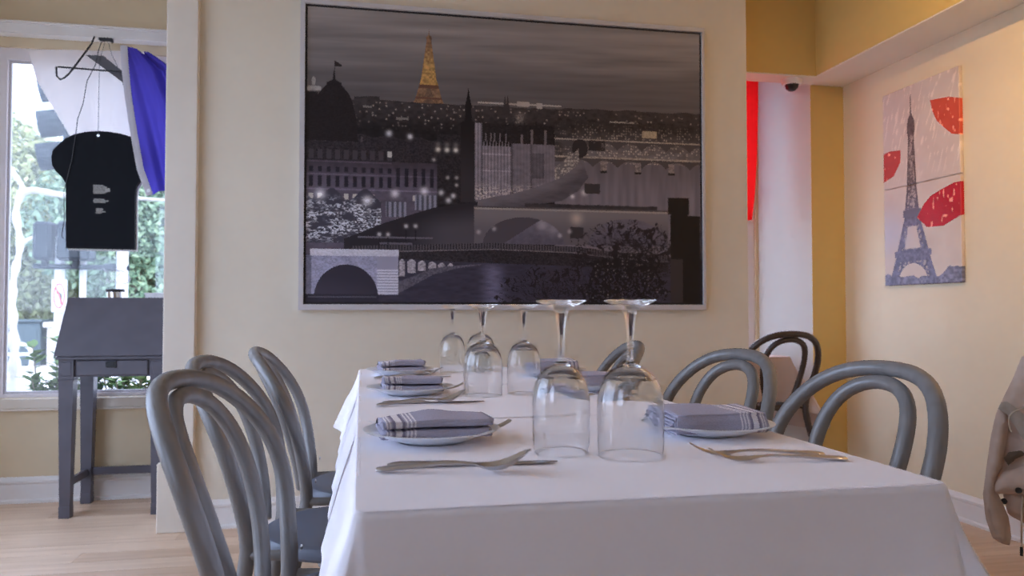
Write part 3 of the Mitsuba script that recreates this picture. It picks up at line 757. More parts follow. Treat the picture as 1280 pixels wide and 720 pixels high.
GL, GR = 'grey bentwood chairs on the left of the table', 'grey bentwood chairs on the right of the table'
chair(-0.186, 1.410, 2.945, 'grey bentwood chair nearest the camera on the left of the table', GL)
chair(-0.232, 1.880, 3.02, 'grey bentwood chair in the middle of the left row, second from the camera', GL)
chair(-0.165, 2.320, 3.16, 'grey bentwood chair farthest from the camera in the left row, under the framed print', GL)
chair(0.935, 1.404, 0.146, 'grey bentwood chair nearest the camera on the right of the table', GR)
chair(0.892, 1.926, 0.204, 'grey bentwood chair in the middle of the right row, behind the folded napkin', GR)
chair(0.800, 2.550, -0.12, 'grey bentwood chair at the far end of the right row, half behind a wine glass', GR)
chair(2.140, 3.700, -math.pi / 2, 'dark brown bentwood chair at the small table in the window alcove', None, CB)
chair(1.551, 1.249, math.atan2(-0.724, -0.690), 'grey bentwood chair under the beige jacket at the right edge', None, CM)

# ------------------------------------------------------------------ tables and cloths
TX0, TX1, TOP = -0.010, 0.745, 0.738
TY = [0.865, 1.575, 2.287, 3.000]


def table_parts(x0, x1, y0, y1, z):
    d = {'tabletop': box(x0, x1, y0, y1, z - 0.028, z, 0.003)}
    i = 0
    for sx in (0, 1):
        for sy in (0, 1):
            lx = x0 + 0.325 if sx == 0 else x1 - 0.325
            ly = y0 + 0.05 if sy == 0 else y1 - 0.05
            d['leg' + ('' if i == 0 else f'_{i:03d}')] = box(lx - 0.022, lx + 0.022, ly - 0.022, ly + 0.022, 0, z - 0.028, 0.003)
            i += 1
    return d


def cloth_mesh(x0, x1, y0, y1, z, drops, seed, rim=0.016, per=0.011, flare=0.16, depth_n=14, fold=0.0028):
    """A cloth over a rectangular top: drops = (left, right, front, back) hang, each a length."""
    L, Rr, F, B = drops
    pts = []
    def edge(a, b, n, nrm, drop):
        for i in range(n):
            t = i / n
            pts.append((a[0] + (b[0] - a[0]) * t, a[1] + (b[1] - a[1]) * t, nrm[0], nrm[1], drop))
    def corner(cx, cy, a0, d0, d1, n=10):
        if min(d0, d1) < 0.05 < max(d0, d1):        # the hang of one side ends here, cut straight at the next table
            a = a0 if d0 > d1 else a0 + np.pi / 2
            dx, dy = np.cos(a), np.sin(a)
            sx_, sy_ = np.cos(a0) + np.cos(a0 + np.pi / 2), np.sin(a0) + np.sin(a0 + np.pi / 2)
            px, py = cx + rim * sx_, cy + rim * sy_
            keep = (px, py, dx, dy, max(d0, d1))
            b0 = a0 + np.pi / 2 if d0 > d1 else a0
            other = (px - dx * 0.004, py - dy * 0.004, np.cos(b0), np.sin(b0), min(d0, d1))
            pts.extend([keep, other] if d0 > d1 else [other, keep])
            return
        for i in range(n):
            t = i / n
            a = a0 + t * np.pi / 2
            pts.append((cx + rim * np.cos(a), cy + rim * np.sin(a), np.cos(a), np.sin(a), d0 + (d1 - d0) * t))
    nx, ny = max(8, int((x1 - x0) / per)), max(8, int((y1 - y0) / per))
    edge((x0 + rim, y0), (x1 - rim, y0), nx, (0, -1), F)
    corner(x1 - rim, y0 + rim, -np.pi / 2, F, Rr)
    edge((x1, y0 + rim), (x1, y1 - rim), ny, (1, 0), Rr)
    corner(x1 - rim, y1 - rim, 0, Rr, B)
    edge((x1 - rim, y1), (x0 + rim, y1), nx, (0, 1), B)
    corner(x0 + rim, y1 - rim, np.pi / 2, B, L)
    edge((x0, y1 - rim), (x0, y0 + rim), ny, (-1, 0), L)
    corner(x0 + rim, y0 + rim, np.pi, L, F)
    P = np.array(pts)
    n = len(P)
    s = np.r_[0, np.cumsum(np.linalg.norm(np.diff(P[:, :2], axis=0), axis=1))]
    cdist = np.min([np.hypot(P[:, 0] - a, P[:, 1] - b) + (0 if min(da, db) > 0.05 else 9) for a, da in ((x0, L), (x1, Rr)) for b, db in ((y0, F), (y1, B))], axis=0)
    drop = P[:, 4]
    th = 0.0025
    rings = []
    inset = [0.5, 0.2, 0.05, 0.012]
    cx, cy = (x0 + x1) / 2, (y0 + y1) / 2
    hx, hy = (x1 - x0) / 2, (y1 - y0) / 2
    for k in inset:
        q = P[:, :2] - P[:, 2:4] * 0
        sx, sy = 1 - k * 2 * min(hx, hy) / (2 * hx) , 1 - k * 2 * min(hx, hy) / (2 * hy)
        xx, yy = cx + (q[:, 0] - cx) * sx, cy + (q[:, 1] - cy) * sy
        zz = z + 0.0012 * (meshkit.noise(np.stack([xx * 9, yy * 9, 0 * xx], 1), seed) - 0.5)
        rings.append(np.stack([xx, yy, zz], 1))
    rad = 0.009
    for a in (0, 30, 60, 90):
        a = np.radians(a)
        small = np.minimum(drop / 0.03, 1)
        off = -rad + rad * np.sin(a)
        zz = z - rad * (1 - np.cos(a)) * small
        rings.append(np.stack([P[:, 0] + P[:, 2] * off, P[:, 1] + P[:, 3] * off, zz], 1))
    wav = np.sin(2 * np.pi * s / 0.235 + seed) * 0.7 + np.sin(2 * np.pi * s / 0.14 + 2 * seed) * 0.3
    for i in range(1, depth_n + 1):
        t = i / depth_n
        dz = (drop - rad) * t
        dz = np.maximum(dz, 0.0)
        fl = np.exp(-(cdist / 0.10) ** 2) * flare * dz
        lat = fold * wav * np.clip(dz / 0.18, 0, 1.4) ** 1.2 + 0.22 * dz * np.clip(dz / 0.1, 0, 1) * (np.abs(P[:, 2]) > 0.5) + 0.06 * dz
        ok = np.clip((drop - 0.03) / 0.05, 0, 1)
        lat = (lat + fl) * ok
        ro = np.minimum(drop, rad)
        rings.append(np.stack([P[:, 0] + P[:, 2] * lat, P[:, 1] + P[:, 3] * lat, z - ro - dz], 1))
    outer = len(rings)
    # inner side
    for r_ in reversed(rings[4:]):
        inn = r_ - np.stack([P[:, 2] * th, P[:, 3] * th, 0 * s], 1)
        inn[:, 2] = np.where(inn[:, 2] > z - 0.012, inn[:, 2] - th, inn[:, 2])
        rings.append(inn)
    v = np.vstack([[[cx, cy, z]]] + rings)
    f = []
    for j in range(n):
        f.append((0, 1 + j, 1 + (j + 1) % n))
    for i in range(len(rings) - 1):
        a0, b0 = 1 + i * n, 1 + (i + 1) * n
        for j in range(n):
            k = (j + 1) % n
            f += [(a0 + j, b0 + j, b0 + k), (a0 + j, b0 + k, a0 + k)]
    return trimesh.Trimesh(v, np.array(f), process=False)


names = ('nearest the camera', 'in the middle of the row', 'farthest from the camera')
for i in range(3):
    y0, y1 = TY[i], TY[i + 1]
    t = thing('dining_table', f'dining table under a white cloth, {names[i]}', 'table', 'dining tables in a row')
    for k, m in table_parts(TX0 + 0.010, TX1 - 0.010, y0 + 0.010, y1 - 0.010, TOP - 0.004).items():
        scene[f'{t}__{k}'] = ply(m, 'm_table')
    c = cloth_mesh(TX0, TX1, y0 + 0.0015, y1 - 0.0015, TOP, (0.215, 0.215, 0.30 if i == 0 else 0.010, 0.22 if i == 2 else 0.010), 3 + i)
    t = thing('tablecloth', f'white tablecloth over the dining table {names[i]}', 'tablecloth', 'white tablecloths')
    scene[t] = ply(c, 'm_cloth', 50)

# ------------------------------------------------------------------ place settings
PLATE = ply(trimesh.util.concatenate([trimesh.creation.revolve([(0, 0.0), (0.052, 0.0), (0.056, 0.004), (0.066, 0.006), (0.088, 0.015), (0.104, 0.020), (0.1055, 0.0215), (0.1035, 0.0225), (0.088, 0.0185), (0.066, 0.0095), (0.056, 0.0075), (0, 0.0075)], sections=64)]).apply_scale((1.10, 1.10, 1.0)), 'm_china', 45)


def napkin(length, width, height, layers, seed, sag=0.0, loose=0.0, rolled=False):
    """A folded napkin: layers run back and forth in y, the length along x; uv.x runs along the length."""
    th = height / layers
    r = th / 2
    path = []
    if rolled:                                     # wrapped over itself: the fold faces -y, the turns show at the ends
        for k in range(layers // 2):
            w, hh = width / 2 - r - k * th * 1.5, height / 2 - r - k * th * 1.02
            w2, hh2 = w - th * 0.65, hh - th * 0.5
            zm = height / 2
            for q in np.linspace(1, -1, 10):
                path.append((w * q - (0.030 if k == 0 and q > 0.9 else 0.0), zm + hh))
            for a in np.linspace(110, 250, 7):
                path.append((-w + hh * 0.3 + hh * 0.5 * np.cos(np.radians(a)), zm + hh * np.sin(np.radians(a))))
            for q in np.linspace(-0.96, 1, 10):
                path.append((w2 * q, zm - hh))
            if k < layers // 2 - 1:
                zlo, zhi = zm - hh, zm + hh - th * 1.02
                for a in np.linspace(-70, 70, 6):
                    path.append((w2 + (zhi - zlo) * 0.3 * np.cos(np.radians(a)), (zlo + zhi) / 2 + (zhi - zlo) / 2 * np.sin(np.radians(a))))
    for k in range(0 if rolled else layers):
        zc = r + k * th
        w = width / 2 - r - 0.003 * (k % 2)
        run = [(-w, zc), (w, zc)] if k % 2 == 0 else [(w, zc), (-w, zc)]
        for q in np.linspace(0, 1, 8):
            path.append((run[0][0] + (run[1][0] - run[0][0]) * q, zc))
        if k < layers - 1:
            e = run[1][0]
            sgn = np.sign(e)
            for a in np.linspace(-70, 70, 6):
                path.append((e + sgn * r * np.cos(np.radians(a)) * 1.0, zc + r + r * np.sin(np.radians(a))))
    if not rolled:
        path = [(-a_, b_) for a_, b_ in path]
    poly = sg.LineString(path).buffer(r * 0.76, quad_segs=4)
    poly = sg.Polygon(poly.exterior)
    ring = np.array(poly.exterior.coords)[:-1]
    m = 22
    xs = np.linspace(-length / 2, length / 2, m)
    vs, uv = [], []
    base = 0
    for i, x in enumerate(xs):
        e = min(i, m - 1 - i)
        sc = 1.0 - (0.0 if e > 1 else 0.015 * (2 - e))
        pts = np.stack([np.full(len(ring), x), ring[:, 0] * sc, ring[:, 1]], 1)
        nz = meshkit.noise(np.stack([pts[:, 0] * 22, pts[:, 1] * 22, pts[:, 2] * 30], 1), seed) - 0.5
        pts[:, 2] += nz * 0.007 * np.clip(pts[:, 2] / height, 0, 1) + sag * (x / length) ** 2 * np.clip(pts[:, 2] / height, 0, 1)
        pts[:, 1] += (meshkit.noise(np.stack([pts[:, 0] * 16, 0 * x + pts[:, 2] * 60, pts[:, 1] * 0], 1), seed + 5) - 0.5) * 0.008
        pts[:, 0] += (meshkit.noise(np.stack([pts[:, 1] * 30, pts[:, 2] * 90, 0 * pts[:, 0] + np.sign(x)], 1), seed + 9) - 0.5) * 0.008 * abs(x / length) * 2
        pts[:, 2] = np.maximum(pts[:, 2], 0.0)
        pts[:, 2] *= 1 + loose * meshkit.noise(np.stack([pts[:, 0] * 12, pts[:, 1] * 5, 0 * x + pts[:, 2] * 0], 1), seed + 3)
        vs.append(pts)
        uv.append(np.tile([[i / (m - 1), 0.5]], (len(ring), 1)))
    n = len(ring)
    v, uv = np.vstack(vs), np.vstack(uv)
    f = []
    for i in range(m - 1):
        for k in range(n):
            a, b = i * n + k, i * n + (k + 1) % n
            f += [(a, a + n, b + n), (a, b + n, b)]
    capv, capf = trimesh.creation.triangulate_polygon(sg.Polygon(ring), engine='earcut')
    capf = cKDTree(ring).query(capv)[1][capf]
    f += [tuple(t_) for t_ in capf[:, ::-1]] + [tuple(t_) for t_ in capf + (m - 1) * n]
    return trimesh.Trimesh(v, np.array(f), process=False), uv


def loft(cols, closed=True):
    n, m = len(cols), len(cols[0])
    v = np.vstack(cols)
    f = []
    for i in range(n - 1):
        for k in range(m):
            a, b = i * m + k, i * m + (k + 1) % m
            f += [(a, b, b + m), (a, b + m, a + m)]
    v = np.vstack([v, cols[0].mean(0), cols[-1].mean(0)])
    for k in range(m):
        f.append((len(v) - 2, (k + 1) % m, k))
        f.append((len(v) - 1, (n - 1) * m + k, (n - 1) * m + (k + 1) % m))
    return trimesh.Trimesh(v, np.array(f), process=False)


def bar_sections(xs, hw, zc, ht, dish=None):
    """Cross sections along x: half width hw, centre height zc, half thickness ht; dish sinks the middle of the top and underside."""
    cols = []
    k = 9
    for i, x in enumerate(xs):
        y = np.linspace(-1, 1, k)
        d = (dish[i] if dish is not None else 0.0) * (1 - y ** 2)
        e = np.sqrt(np.maximum(1 - y ** 4, 0.04))
        topz = zc[i] + ht[i] * e - d
        botz = zc[i] - ht[i] * e - d
        up = np.stack([np.full(k, x), y * hw[i], topz], 1)
        dn = np.stack([np.full(k, x), y * hw[i], botz], 1)[::-1]
        cols.append(np.vstack([dn, up]))
    return cols


def spoon_mesh():
    L, n = 0.212, 48
    x = np.linspace(0, L, n)
    q = x / L
    hw = np.interp(q, [0, 0.02, 0.08, 0.35, 0.58, 0.64, 0.70, 0.80, 0.90, 0.97, 1.0], [0.006, 0.0095, 0.0098, 0.0062, 0.0036, 0.0046, 0.0140, 0.0220, 0.0195, 0.010, 0.002])
    zc = np.interp(q, [0, 0.15, 0.45, 0.60, 0.68, 0.78, 0.88, 1.0], [0.003, 0.006, 0.0130, 0.0120, 0.0100, 0.0105, 0.0185, 0.033])
    zc = np.convolve(np.pad(zc, 3, mode='edge'), np.ones(7) / 7, 'valid')
    dish = np.interp(q, [0, 0.64, 0.72, 0.82, 0.93, 1.0], [0, 0, 0.006, 0.0092, 0.006, 0])
    return loft(bar_sections(x, hw, zc, np.interp(q, [0, 0.05, 0.5, 0.66, 1.0], [0.0022, 0.0034, 0.0028, 0.0014, 0.0011]), dish))


def fork_mesh():
    L, n = 0.150, 28
    x = np.linspace(0, L, n)
    q = x / L
    hw = np.interp(q, [0, 0.03, 0.12, 0.5, 0.76, 0.86, 0.95, 1.0], [0.006, 0.0095, 0.0096, 0.006, 0.0036, 0.006, 0.0118, 0.0125])
    zc = np.interp(q, [0, 0.2, 0.6, 0.8, 0.92, 1.0], [0.0025, 0.0045, 0.0085, 0.0085, 0.0060, 0.0050])
    zc = np.convolve(np.pad(zc, 2, mode='edge'), np.ones(5) / 5, 'valid')
    ms = [loft(bar_sections(x, hw, zc, np.interp(q, [0, 0.05, 0.5, 0.8, 1.0], [0.0020, 0.0030, 0.0024, 0.0016, 0.0013])))]
    for y0 in (-0.0103, -0.0034, 0.0034, 0.0103):
        p = spline([(L - 0.004, y0, zc[-1]), (L + 0.018, y0, 0.0045), (L + 0.036, y0 * 0.97, 0.0095), (L + 0.053, y0 * 0.93, 0.0185)], 12)
        ms.append(sweep(p, np.linspace(0.0020, 0.0011, 12), 8, upv=(0, 0, 1)))
    return cat(*ms)


def knife_mesh():
    L, n = 0.245, 34
    x = np.linspace(0, L, n)
    q = x / L
    hw = np.interp(q, [0, 0.02, 0.1, 0.40, 0.45, 0.50, 0.75, 0.92, 1.0], [0.005, 0.0085, 0.009, 0.0078, 0.006, 0.0085, 0.0105, 0.0090, 0.002])
    ht = np.interp(q, [0, 0.05, 0.40, 0.46, 1.0], [0.0025, 0.0040, 0.0034, 0.0014, 0.0010])
    return loft(bar_sections(x, hw, np.maximum(ht, 0.0014), ht))


SPOON, FORK, KNIFE = (ply(f(), 'm_steel', 40) for f in (spoon_mesh, fork_mesh, knife_mesh))
TZ = TOP + 0.0012


def lay(kind, d, x, y, a, label, group):
    t = thing(kind, label, kind, group)
    scene[t] = {**d, 'to_world': T(rotz(a, x, y, TZ))}


def setting(side, cx, cy, where, nap, rotn, extras, jit):
    s = 1 if side == 'left' else -1
    t = thing('plate', f'round white plate under a folded napkin, {where}', 'plate', 'white plates on the table')
    scene[t] = {**PLATE, 'to_world': T(rotz(jit, cx, cy, TZ))}
    m, uv = napkin(*nap)
    t = thing('napkin', f'folded blue grey striped napkin on the plate {where}', 'napkin', 'folded striped napkins')
    ang = rotn + (math.pi if s > 0 else 0)
    scene[t] = {**ply(m, 'm_napkin', True, uv=uv), 'to_world': T(rotz(ang, cx + 0.004 * s, cy, TZ + 0.0085))}
    for kind, dx, dy, da in extras:
        d = {'spoon': SPOON, 'fork': FORK, 'knife': KNIFE}[kind]
        near = 'in front of' if dy < 0 else 'behind'
        rank = ('at the table edge ' if dy < -0.25 else 'just ') if kind == 'fork' and s < 0 and 'nearest' in where else ''
        lay(kind, d, cx + s * dx, cy + dy, (0 if s > 0 else math.pi) + da, f'steel {kind} {rank}{near} the nearest plate on the right side' if rank else f'steel {kind} lying {near} the plate {where}', f'steel {kind}s on the table')


LX = [('knife', -0.082, -0.217, -0.03), ('spoon', -0.097, -0.242, -0.20), ('fork', -0.048, 0.070, 0.10)]
setting('left', 0.118, 1.320, 'nearest the camera on the left side', (0.185, 0.105, 0.030, 2, 21, -0.010, 0.45), 0.06, LX, 0.3)
LX2 = [('knife', -0.080, -0.205, 0.02), ('spoon', -0.092, -0.245, 0.16), ('fork', -0.050, 0.098, 0.0)]
setting('left', 0.128, 2.055, 'in the middle of the left side', (0.155, 0.100, 0.036, 2, 22, 0.0, 0.15), 0.02, LX2, 0.9)
LX3 = [('knife', -0.085, -0.130, 0.03), ('spoon', -0.092, -0.162, 0.0), ('fork', -0.050, 0.080, -0.05)]
setting('left', 0.132, 2.690, 'at the far end of the left side', (0.150, 0.110, 0.038, 2, 23, 0.0, 0.2), 0.10, LX3, 0.1)
RX = [('fork', -0.080, -0.231, -0.17), ('fork', -0.090, -0.272, -0.135)]
setting('right', 0.612, 1.300, 'nearest the camera on the right side', (0.165, 0.150, 0.036, 6, 31, 0.0, 0.10, True), -0.05, RX, 0.0)
RX2 = [('fork', -0.095, -0.16, -0.15)]
setting('right', 0.640, 2.060, 'in the middle of the right side', (0.150, 0.14, 0.038, 6, 32, 0.0, 0.1, True), 0.05, RX2, 0.5)
setting('right', 0.640, 2.560, 'at the far end of the right side', (0.150, 0.14, 0.042, 6, 33, 0.0, 0.1, True), 0.0, [], 0.8)

# wine glasses standing upside down on their rims
def wine_glass(rim, belly, h=0.2375):
    """Profile given for the glass upside down: the rim at z = 0, the foot at the top."""
    out = [(rim, 0.0004), (rim + 0.0006, 0.001), (belly * 0.985, 0.030), (belly, 0.058), (belly * 0.99, 0.080), (belly * 0.93, 0.100), (belly * 0.79, 0.118), (belly * 0.53, 0.1315), (belly * 0.25, 0.1375), (0.0082, 0.1410), (0.0058, 0.146),
           (0.0050, 0.155), (0.0047, 0.170), (0.0056, 0.190), (0.0076, 0.2065), (0.0110, 0.2195), (0.0190, 0.2255), (0.0305, 0.2315), (0.0390, 0.2352), (0.0405, 0.2364), (0.0395, h), (0.0, h)]
    inn = [(0.0, 0.1340), (belly * 0.22, 0.1335), (belly * 0.50, 0.1280), (belly * 0.755, 0.1155), (belly * 0.90, 0.0985), (belly * 0.965, 0.0795), (belly - 0.0014, 0.058), (belly * 0.985 - 0.0013, 0.030), (rim - 0.0010, 0.001), (rim - 0.0004, 0.0004)]
    o, i = np.array(out), np.array(inn)
    def fine(p, n):
        t = np.r_[0, np.cumsum(np.linalg.norm(np.diff(p, axis=0), axis=1))]
        from scipy.interpolate import PchipInterpolator
        q = np.sort(np.r_[t, np.linspace(0, t[-1], n)])
        q = q[np.r_[True, np.diff(q) > 1e-5]]
        return PchipInterpolator(t, p)(q)
    a = fine(o, 70)
    b = fine(i, 34)
    a[:, 0] = np.maximum(a[:, 0], 0)
    b[:, 0] = np.maximum(b[:, 0], 0)
    prof = np.vstack([b, a, b[:1]])
    m = trimesh.creation.revolve(np.vstack([b, a])[::1], sections=72)
    m.merge_vertices()
    m.fix_normals()
    return m


GA = ply(wine_glass(0.0425, 0.0455), 'm_glass', 45)
GB = ply(wine_glass(0.0490, 0.0515), 'm_glass', 45)
for x, y, d, lab in ((0.307, 1.173, GA, 'narrower empty wine glass upside down at the front left of the six'), (0.404, 1.127, GB, 'wider empty wine glass upside down at the front right of the six'),
                     (0.311, 1.990, GB, 'empty wine glass upside down in the middle row on the left'), (0.426, 2.020, GA, 'empty wine glass upside down in the middle row on the right'),
                     (0.318, 2.741, GA, 'empty wine glass upside down in the far row on the left'), (0.425, 2.780, GB, 'empty wine glass upside down in the far row on the right')):
    t = thing('wine_glass', lab, 'wine glass', 'upturned wine glasses')
    scene[t] = {**d, 'to_world': T(rotz(0, x, y, TOP + 0.0008))}

# ------------------------------------------------------------------ small table in the window alcove
t = thing('alcove_table', 'small table under a beige cloth in the window alcove', 'table')
scene[t + '__tabletop'] = ply(box(1.975, 2.28, 3.815, 4.215, 0.678, 0.705, 0.003), 'm_table')
scene[t + '__pedestal'] = ply(lathe([(0, 0.678), (0.09, 0.678), (0.09, 0.668), (0.028, 0.65), (0.024, 0.30), (0.030, 0.05), (0.12, 0.022), (0.125, 0.0), (0, 0)][::-1], 28).apply_translation((2.13, 4.145, 0)), 'm_table', 40)
t = thing('tablecloth', 'beige pink tablecloth on the alcove table behind the brown chair', 'tablecloth')
scene[t] = ply(cloth_mesh(1.97, 2.285, 3.81, 4.22, 0.709, (0.10, 0.40, 0.235, 0.05), 9, flare=0.30, fold=0.005), 'm_bay_cloth', 50)

# ------------------------------------------------------------------ grey slant top desk at the window
t = thing('writing_desk', 'dark grey slant top writing desk in front of the street window', 'desk')
DX0, DX1 = -1.386, -0.90
side = sg.Polygon([(3.895, 0.745), (4.245, 0.745), (4.245, 1.014), (4.052, 1.014), (3.897, 0.760)])
m = trimesh.creation.extrude_polygon(side, DX1 - DX0 - 0.02, engine='earcut')
v = m.vertices.copy()
m.vertices = np.stack([DX0 + 0.01 + v[:, 2], v[:, 0], v[:, 1]], 1)
scene[t + '__body'] = ply(m, 'm_desk')
lid = sg.Polygon([(3.882, 0.750), (3.890, 0.748), (4.056, 1.016), (4.046, 1.020)])
m = trimesh.creation.extrude_polygon(lid, DX1 - DX0, engine='earcut')
v = m.vertices.copy()
m.vertices = np.stack([DX0 + v[:, 2], v[:, 0], v[:, 1]], 1)
scene[t + '__lid'] = ply(m, 'm_desk')
scene[t + '__top'] = ply(box(DX0, DX1, 4.046, 4.255, 1.014, 1.022, 0.002), 'm_desk')
scene[t + '__moulding'] = ply(box(DX0 + 0.004, DX1 - 0.004, 3.892, 4.248, 0.732, 0.745, 0.002), 'm_desk')
scene[t + '__apron'] = ply(cat(box(DX0 + 0.02, DX1 - 0.02, 3.917, 3.935, 0.650, 0.732), box(DX0 + 0.02, DX1 - 0.02, 4.215, 4.233, 0.650, 0.732), box(DX0 + 0.025, DX0 + 0.043, 3.93, 4.22, 0.650, 0.732), box(DX1 - 0.043, DX1 - 0.025, 3.93, 4.22, 0.650, 0.732)), 'm_desk')
scene[t + '__drawer'] = ply(box(DX0 + 0.088, DX1 - 0.088, 3.906, 3.920, 0.657, 0.727, 0.003), 'm_desk')
scene[t + '__drawer__lock'] = ply(cat(box(-1.170, -1.132, 3.898, 3.907, 0.694, 0.722, 0.002), box(-1.132, -1.126, 3.899, 3.907, 0.692, 0.724)), 'm_black')
i = 0
for lx, sx in ((DX0 + 0.012, 1), (DX1 - 0.012, -1)):
    for ly, sy in ((3.905, 1), (4.245, -1)):
        a, b = lx + sx * 0.033, ly + sy * 0.030
        def sq(h, z):
            return [(a - h, b - h, z), (a + h, b - h, z), (a + h, b + h, z), (a - h, b + h, z)]
        leg = [box(a - 0.033, a + 0.033, b - 0.030, b + 0.030, 0.640, 0.733, 0.002), box(a - 0.0345, a + 0.0345, b - 0.0315, b + 0.0315, 0.632, 0.641, 0.002)]
        leg.append(box(a - 0.024, a + 0.024, b - 0.0325, b + 0.0325, 0.655, 0.722, 0.003))
        leg.append(trimesh.convex.convex_hull(np.array(sq(0.031, 0.633) + sq(0.0225, 0.05))))
        leg.append(box(a - 0.0245, a + 0.0245, b - 0.0245, b + 0.0245, 0.0, 0.055, 0.002))
        scene[t + '__leg' + ('' if i == 0 else f'_{i:03d}')] = ply(cat(*leg), 'm_desk')
        i += 1
scene[t + '__stretcher'] = ply(box(DX0 + 0.036, DX0 + 0.054, 3.95, 4.20, 0.135, 0.172, 0.002), 'm_desk')
scene[t + '__stretcher_001'] = ply(box(DX0 + 0.06, DX1 - 0.06, 4.206, 4.224, 0.138, 0.176, 0.002), 'm_desk')
scene[t + '__stretcher_002'] = ply(box(DX1 - 0.054, DX1 - 0.036, 3.95, 4.20, 0.135, 0.172, 0.002), 'm_desk')
# on the desk
t = thing('tin', 'small silver tin with a black lid on top of the desk', 'tin')
scene[t + '__body'] = ply(lathe([(0, 0), (0.034, 0), (0.036, 0.002), (0.036, 0.030), (0, 0.030)], 28).apply_translation((-1.206, 4.15, 1.022)), 'm_steel', 40)
scene[t + '__lid'] = ply(lathe([(0, 0.030), (0.042, 0.030), (0.043, 0.032), (0.043, 0.042), (0.040, 0.044), (0, 0.044)], 28).apply_translation((-1.206, 4.15, 1.022)), 'm_black', 40)
labels[t + '__lid'] = {'label': 'black lid'}
t = thing('small_box', 'small flat white box on top of the desk', 'box')
scene[t + '__body'] = ply(box(-1.055, -0.935, 4.10, 4.20, 1.022, 1.038, 0.002), 'm_white_plastic')
scene[t + '__lid'] = ply(box(-1.058, -0.932, 4.097, 4.203, 1.037, 1.047, 0.002), 'm_white_plastic')

# ------------------------------------------------------------------ things hanging in the street window
HAT = [(-1.49, 1.706), (-1.483, 1.744), (-1.455, 1.774), (-1.427, 1.803), (-1.388, 1.824), (-1.333, 1.839), (-1.279, 1.845), (-1.224, 1.843), (-1.177, 1.836), (-1.114, 1.819), (-1.076, 1.8), (-1.054, 1.781), (-1.037, 1.75),
       (-1.032, 1.718), (-1.038, 1.678), (-1.052, 1.643), (-1.078, 1.612), (-1.103, 1.575), (-1.108, 1.527), (-1.106, 1.262), (-1.418, 1.264), (-1.423, 1.577), (-1.438, 1.608), (-1.47, 1.639), (-1.485, 1.669)]
hp = sg.Polygon(HAT).buffer(0.006, quad_segs=6).buffer(-0.006)
t = thing('hat_sign', "black chef's hat shaped sign hanging in the street window", 'sign')
scene[t + '__board'] = ply(extrude_xz(hp, 4.100, 4.122), 'm_hat')
from shapely import affinity
scene[t + '__backing'] = ply(extrude_xz(affinity.translate(hp.buffer(0.002), 0.006, -0.007), 4.122, 4.128), 'm_white_plastic')
labels[t + '__backing'] = {'label': 'white backing edge'}
def rows(x0, x1, z1, n, dz, seed):
    r = random.Random(seed)
    return cat(*[box(x0 + r.uniform(0, 0.004), x1 - r.uniform(0, 0.022), 4.0985, 4.0995, z1 - k * dz - dz * 0.7, z1 - k * dz) for k in range(n)])
scene[t + '__sticker'] = ply(cat(rows(-1.300, -1.232, 1.577, 6, 0.0075, 1), box(-1.246, -1.222, 4.0985, 4.0995, 1.545, 1.562)), 'm_sticker')
scene[t + '__sticker_001'] = ply(rows(-1.298, -1.226, 1.509, 3, 0.0075, 2), 'm_sticker')
scene[t + '__sticker_002'] = ply(rows(-1.286, -1.240, 1.462, 4, 0.0070, 3), 'm_sticker')
scene[t + '__eyelet'] = ply(lathe([(0, 0), (0.006, 0), (0.006, 0.003), (0, 0.003)], 14).apply_transform(trimesh.transformations.rotation_matrix(np.pi / 2, (1, 0, 0))).apply_translation((-1.279, 4.100, 1.822)), 'm_steel')
scene[t + '__cord'] = ply(cat(sweep([(-1.300, 4.205, 2.335), (-1.304, 4.16, 2.26), (-1.306, 4.13, 2.184), (-1.325, 4.12, 2.13), (-1.337, 4.11, 2.095), (-1.352, 4.105, 1.98), (-1.375, 4.103, 1.90), (-1.380, 4.097, 1.824), (-1.395, 4.095, 1.70), (-1.428, 4.095, 1.54), (-1.424, 4.095, 1.40), (-1.436, 4.095, 1.32), (-1.424, 4.095, 1.31)], 0.0022, 6),
                              sweep([(-1.285, 4.205, 2.335), (-1.285, 4.12, 2.20), (-1.279, 4.097, 1.82)], 0.0012, 6),
                              sweep([(-1.275, 4.205, 2.335), (-1.240, 4.15, 2.25), (-1.192, 4.12, 2.151), (-1.150, 4.11, 2.0), (-1.120, 4.097, 1.82)], 0.0012, 6)), 'm_cord')
t = thing('wire_hanger', 'black bent wire hook hanging from the moulding above the hat sign', 'hook')
scene[t] = ply(cat(sweep([(-1.336, 4.20, 2.345), (-1.336, 4.165, 2.30), (-1.360, 4.14, 2.24), (-1.403, 4.12, 2.157), (-1.425, 4.12, 2.125), (-1.445, 4.12, 2.104), (-1.462, 4.12, 2.096), (-1.478, 4.12, 2.112), (-1.481, 4.12, 2.156), (-1.470, 4.12, 2.158), (-1.183, 4.12, 2.150)], 0.0045, 8)), 'm_black')
t = thing('hook_plate', 'small black hook plate screwed under the window moulding', 'hook')
scene[t] = ply(cat(box(-1.315, -1.250, 4.195, 4.215, 2.328, 2.343, 0.002), sweep([(-1.258, 4.20, 2.33), (-1.250, 4.19, 2.315), (-1.242, 4.19, 2.322)], 0.003, 6)), 'm_black')
t = thing('grey_band', 'flat slanting dark grey band behind the wire hook', 'strap')
scene[t] = ply(extrude_xz(sg.Polygon([(-1.362, 2.238), (-1.281, 2.239), (-1.191, 2.166), (-1.182, 2.105)]), 4.160, 4.164), 'm_darkgrey')  # thin dark grey band, slanting down to the right


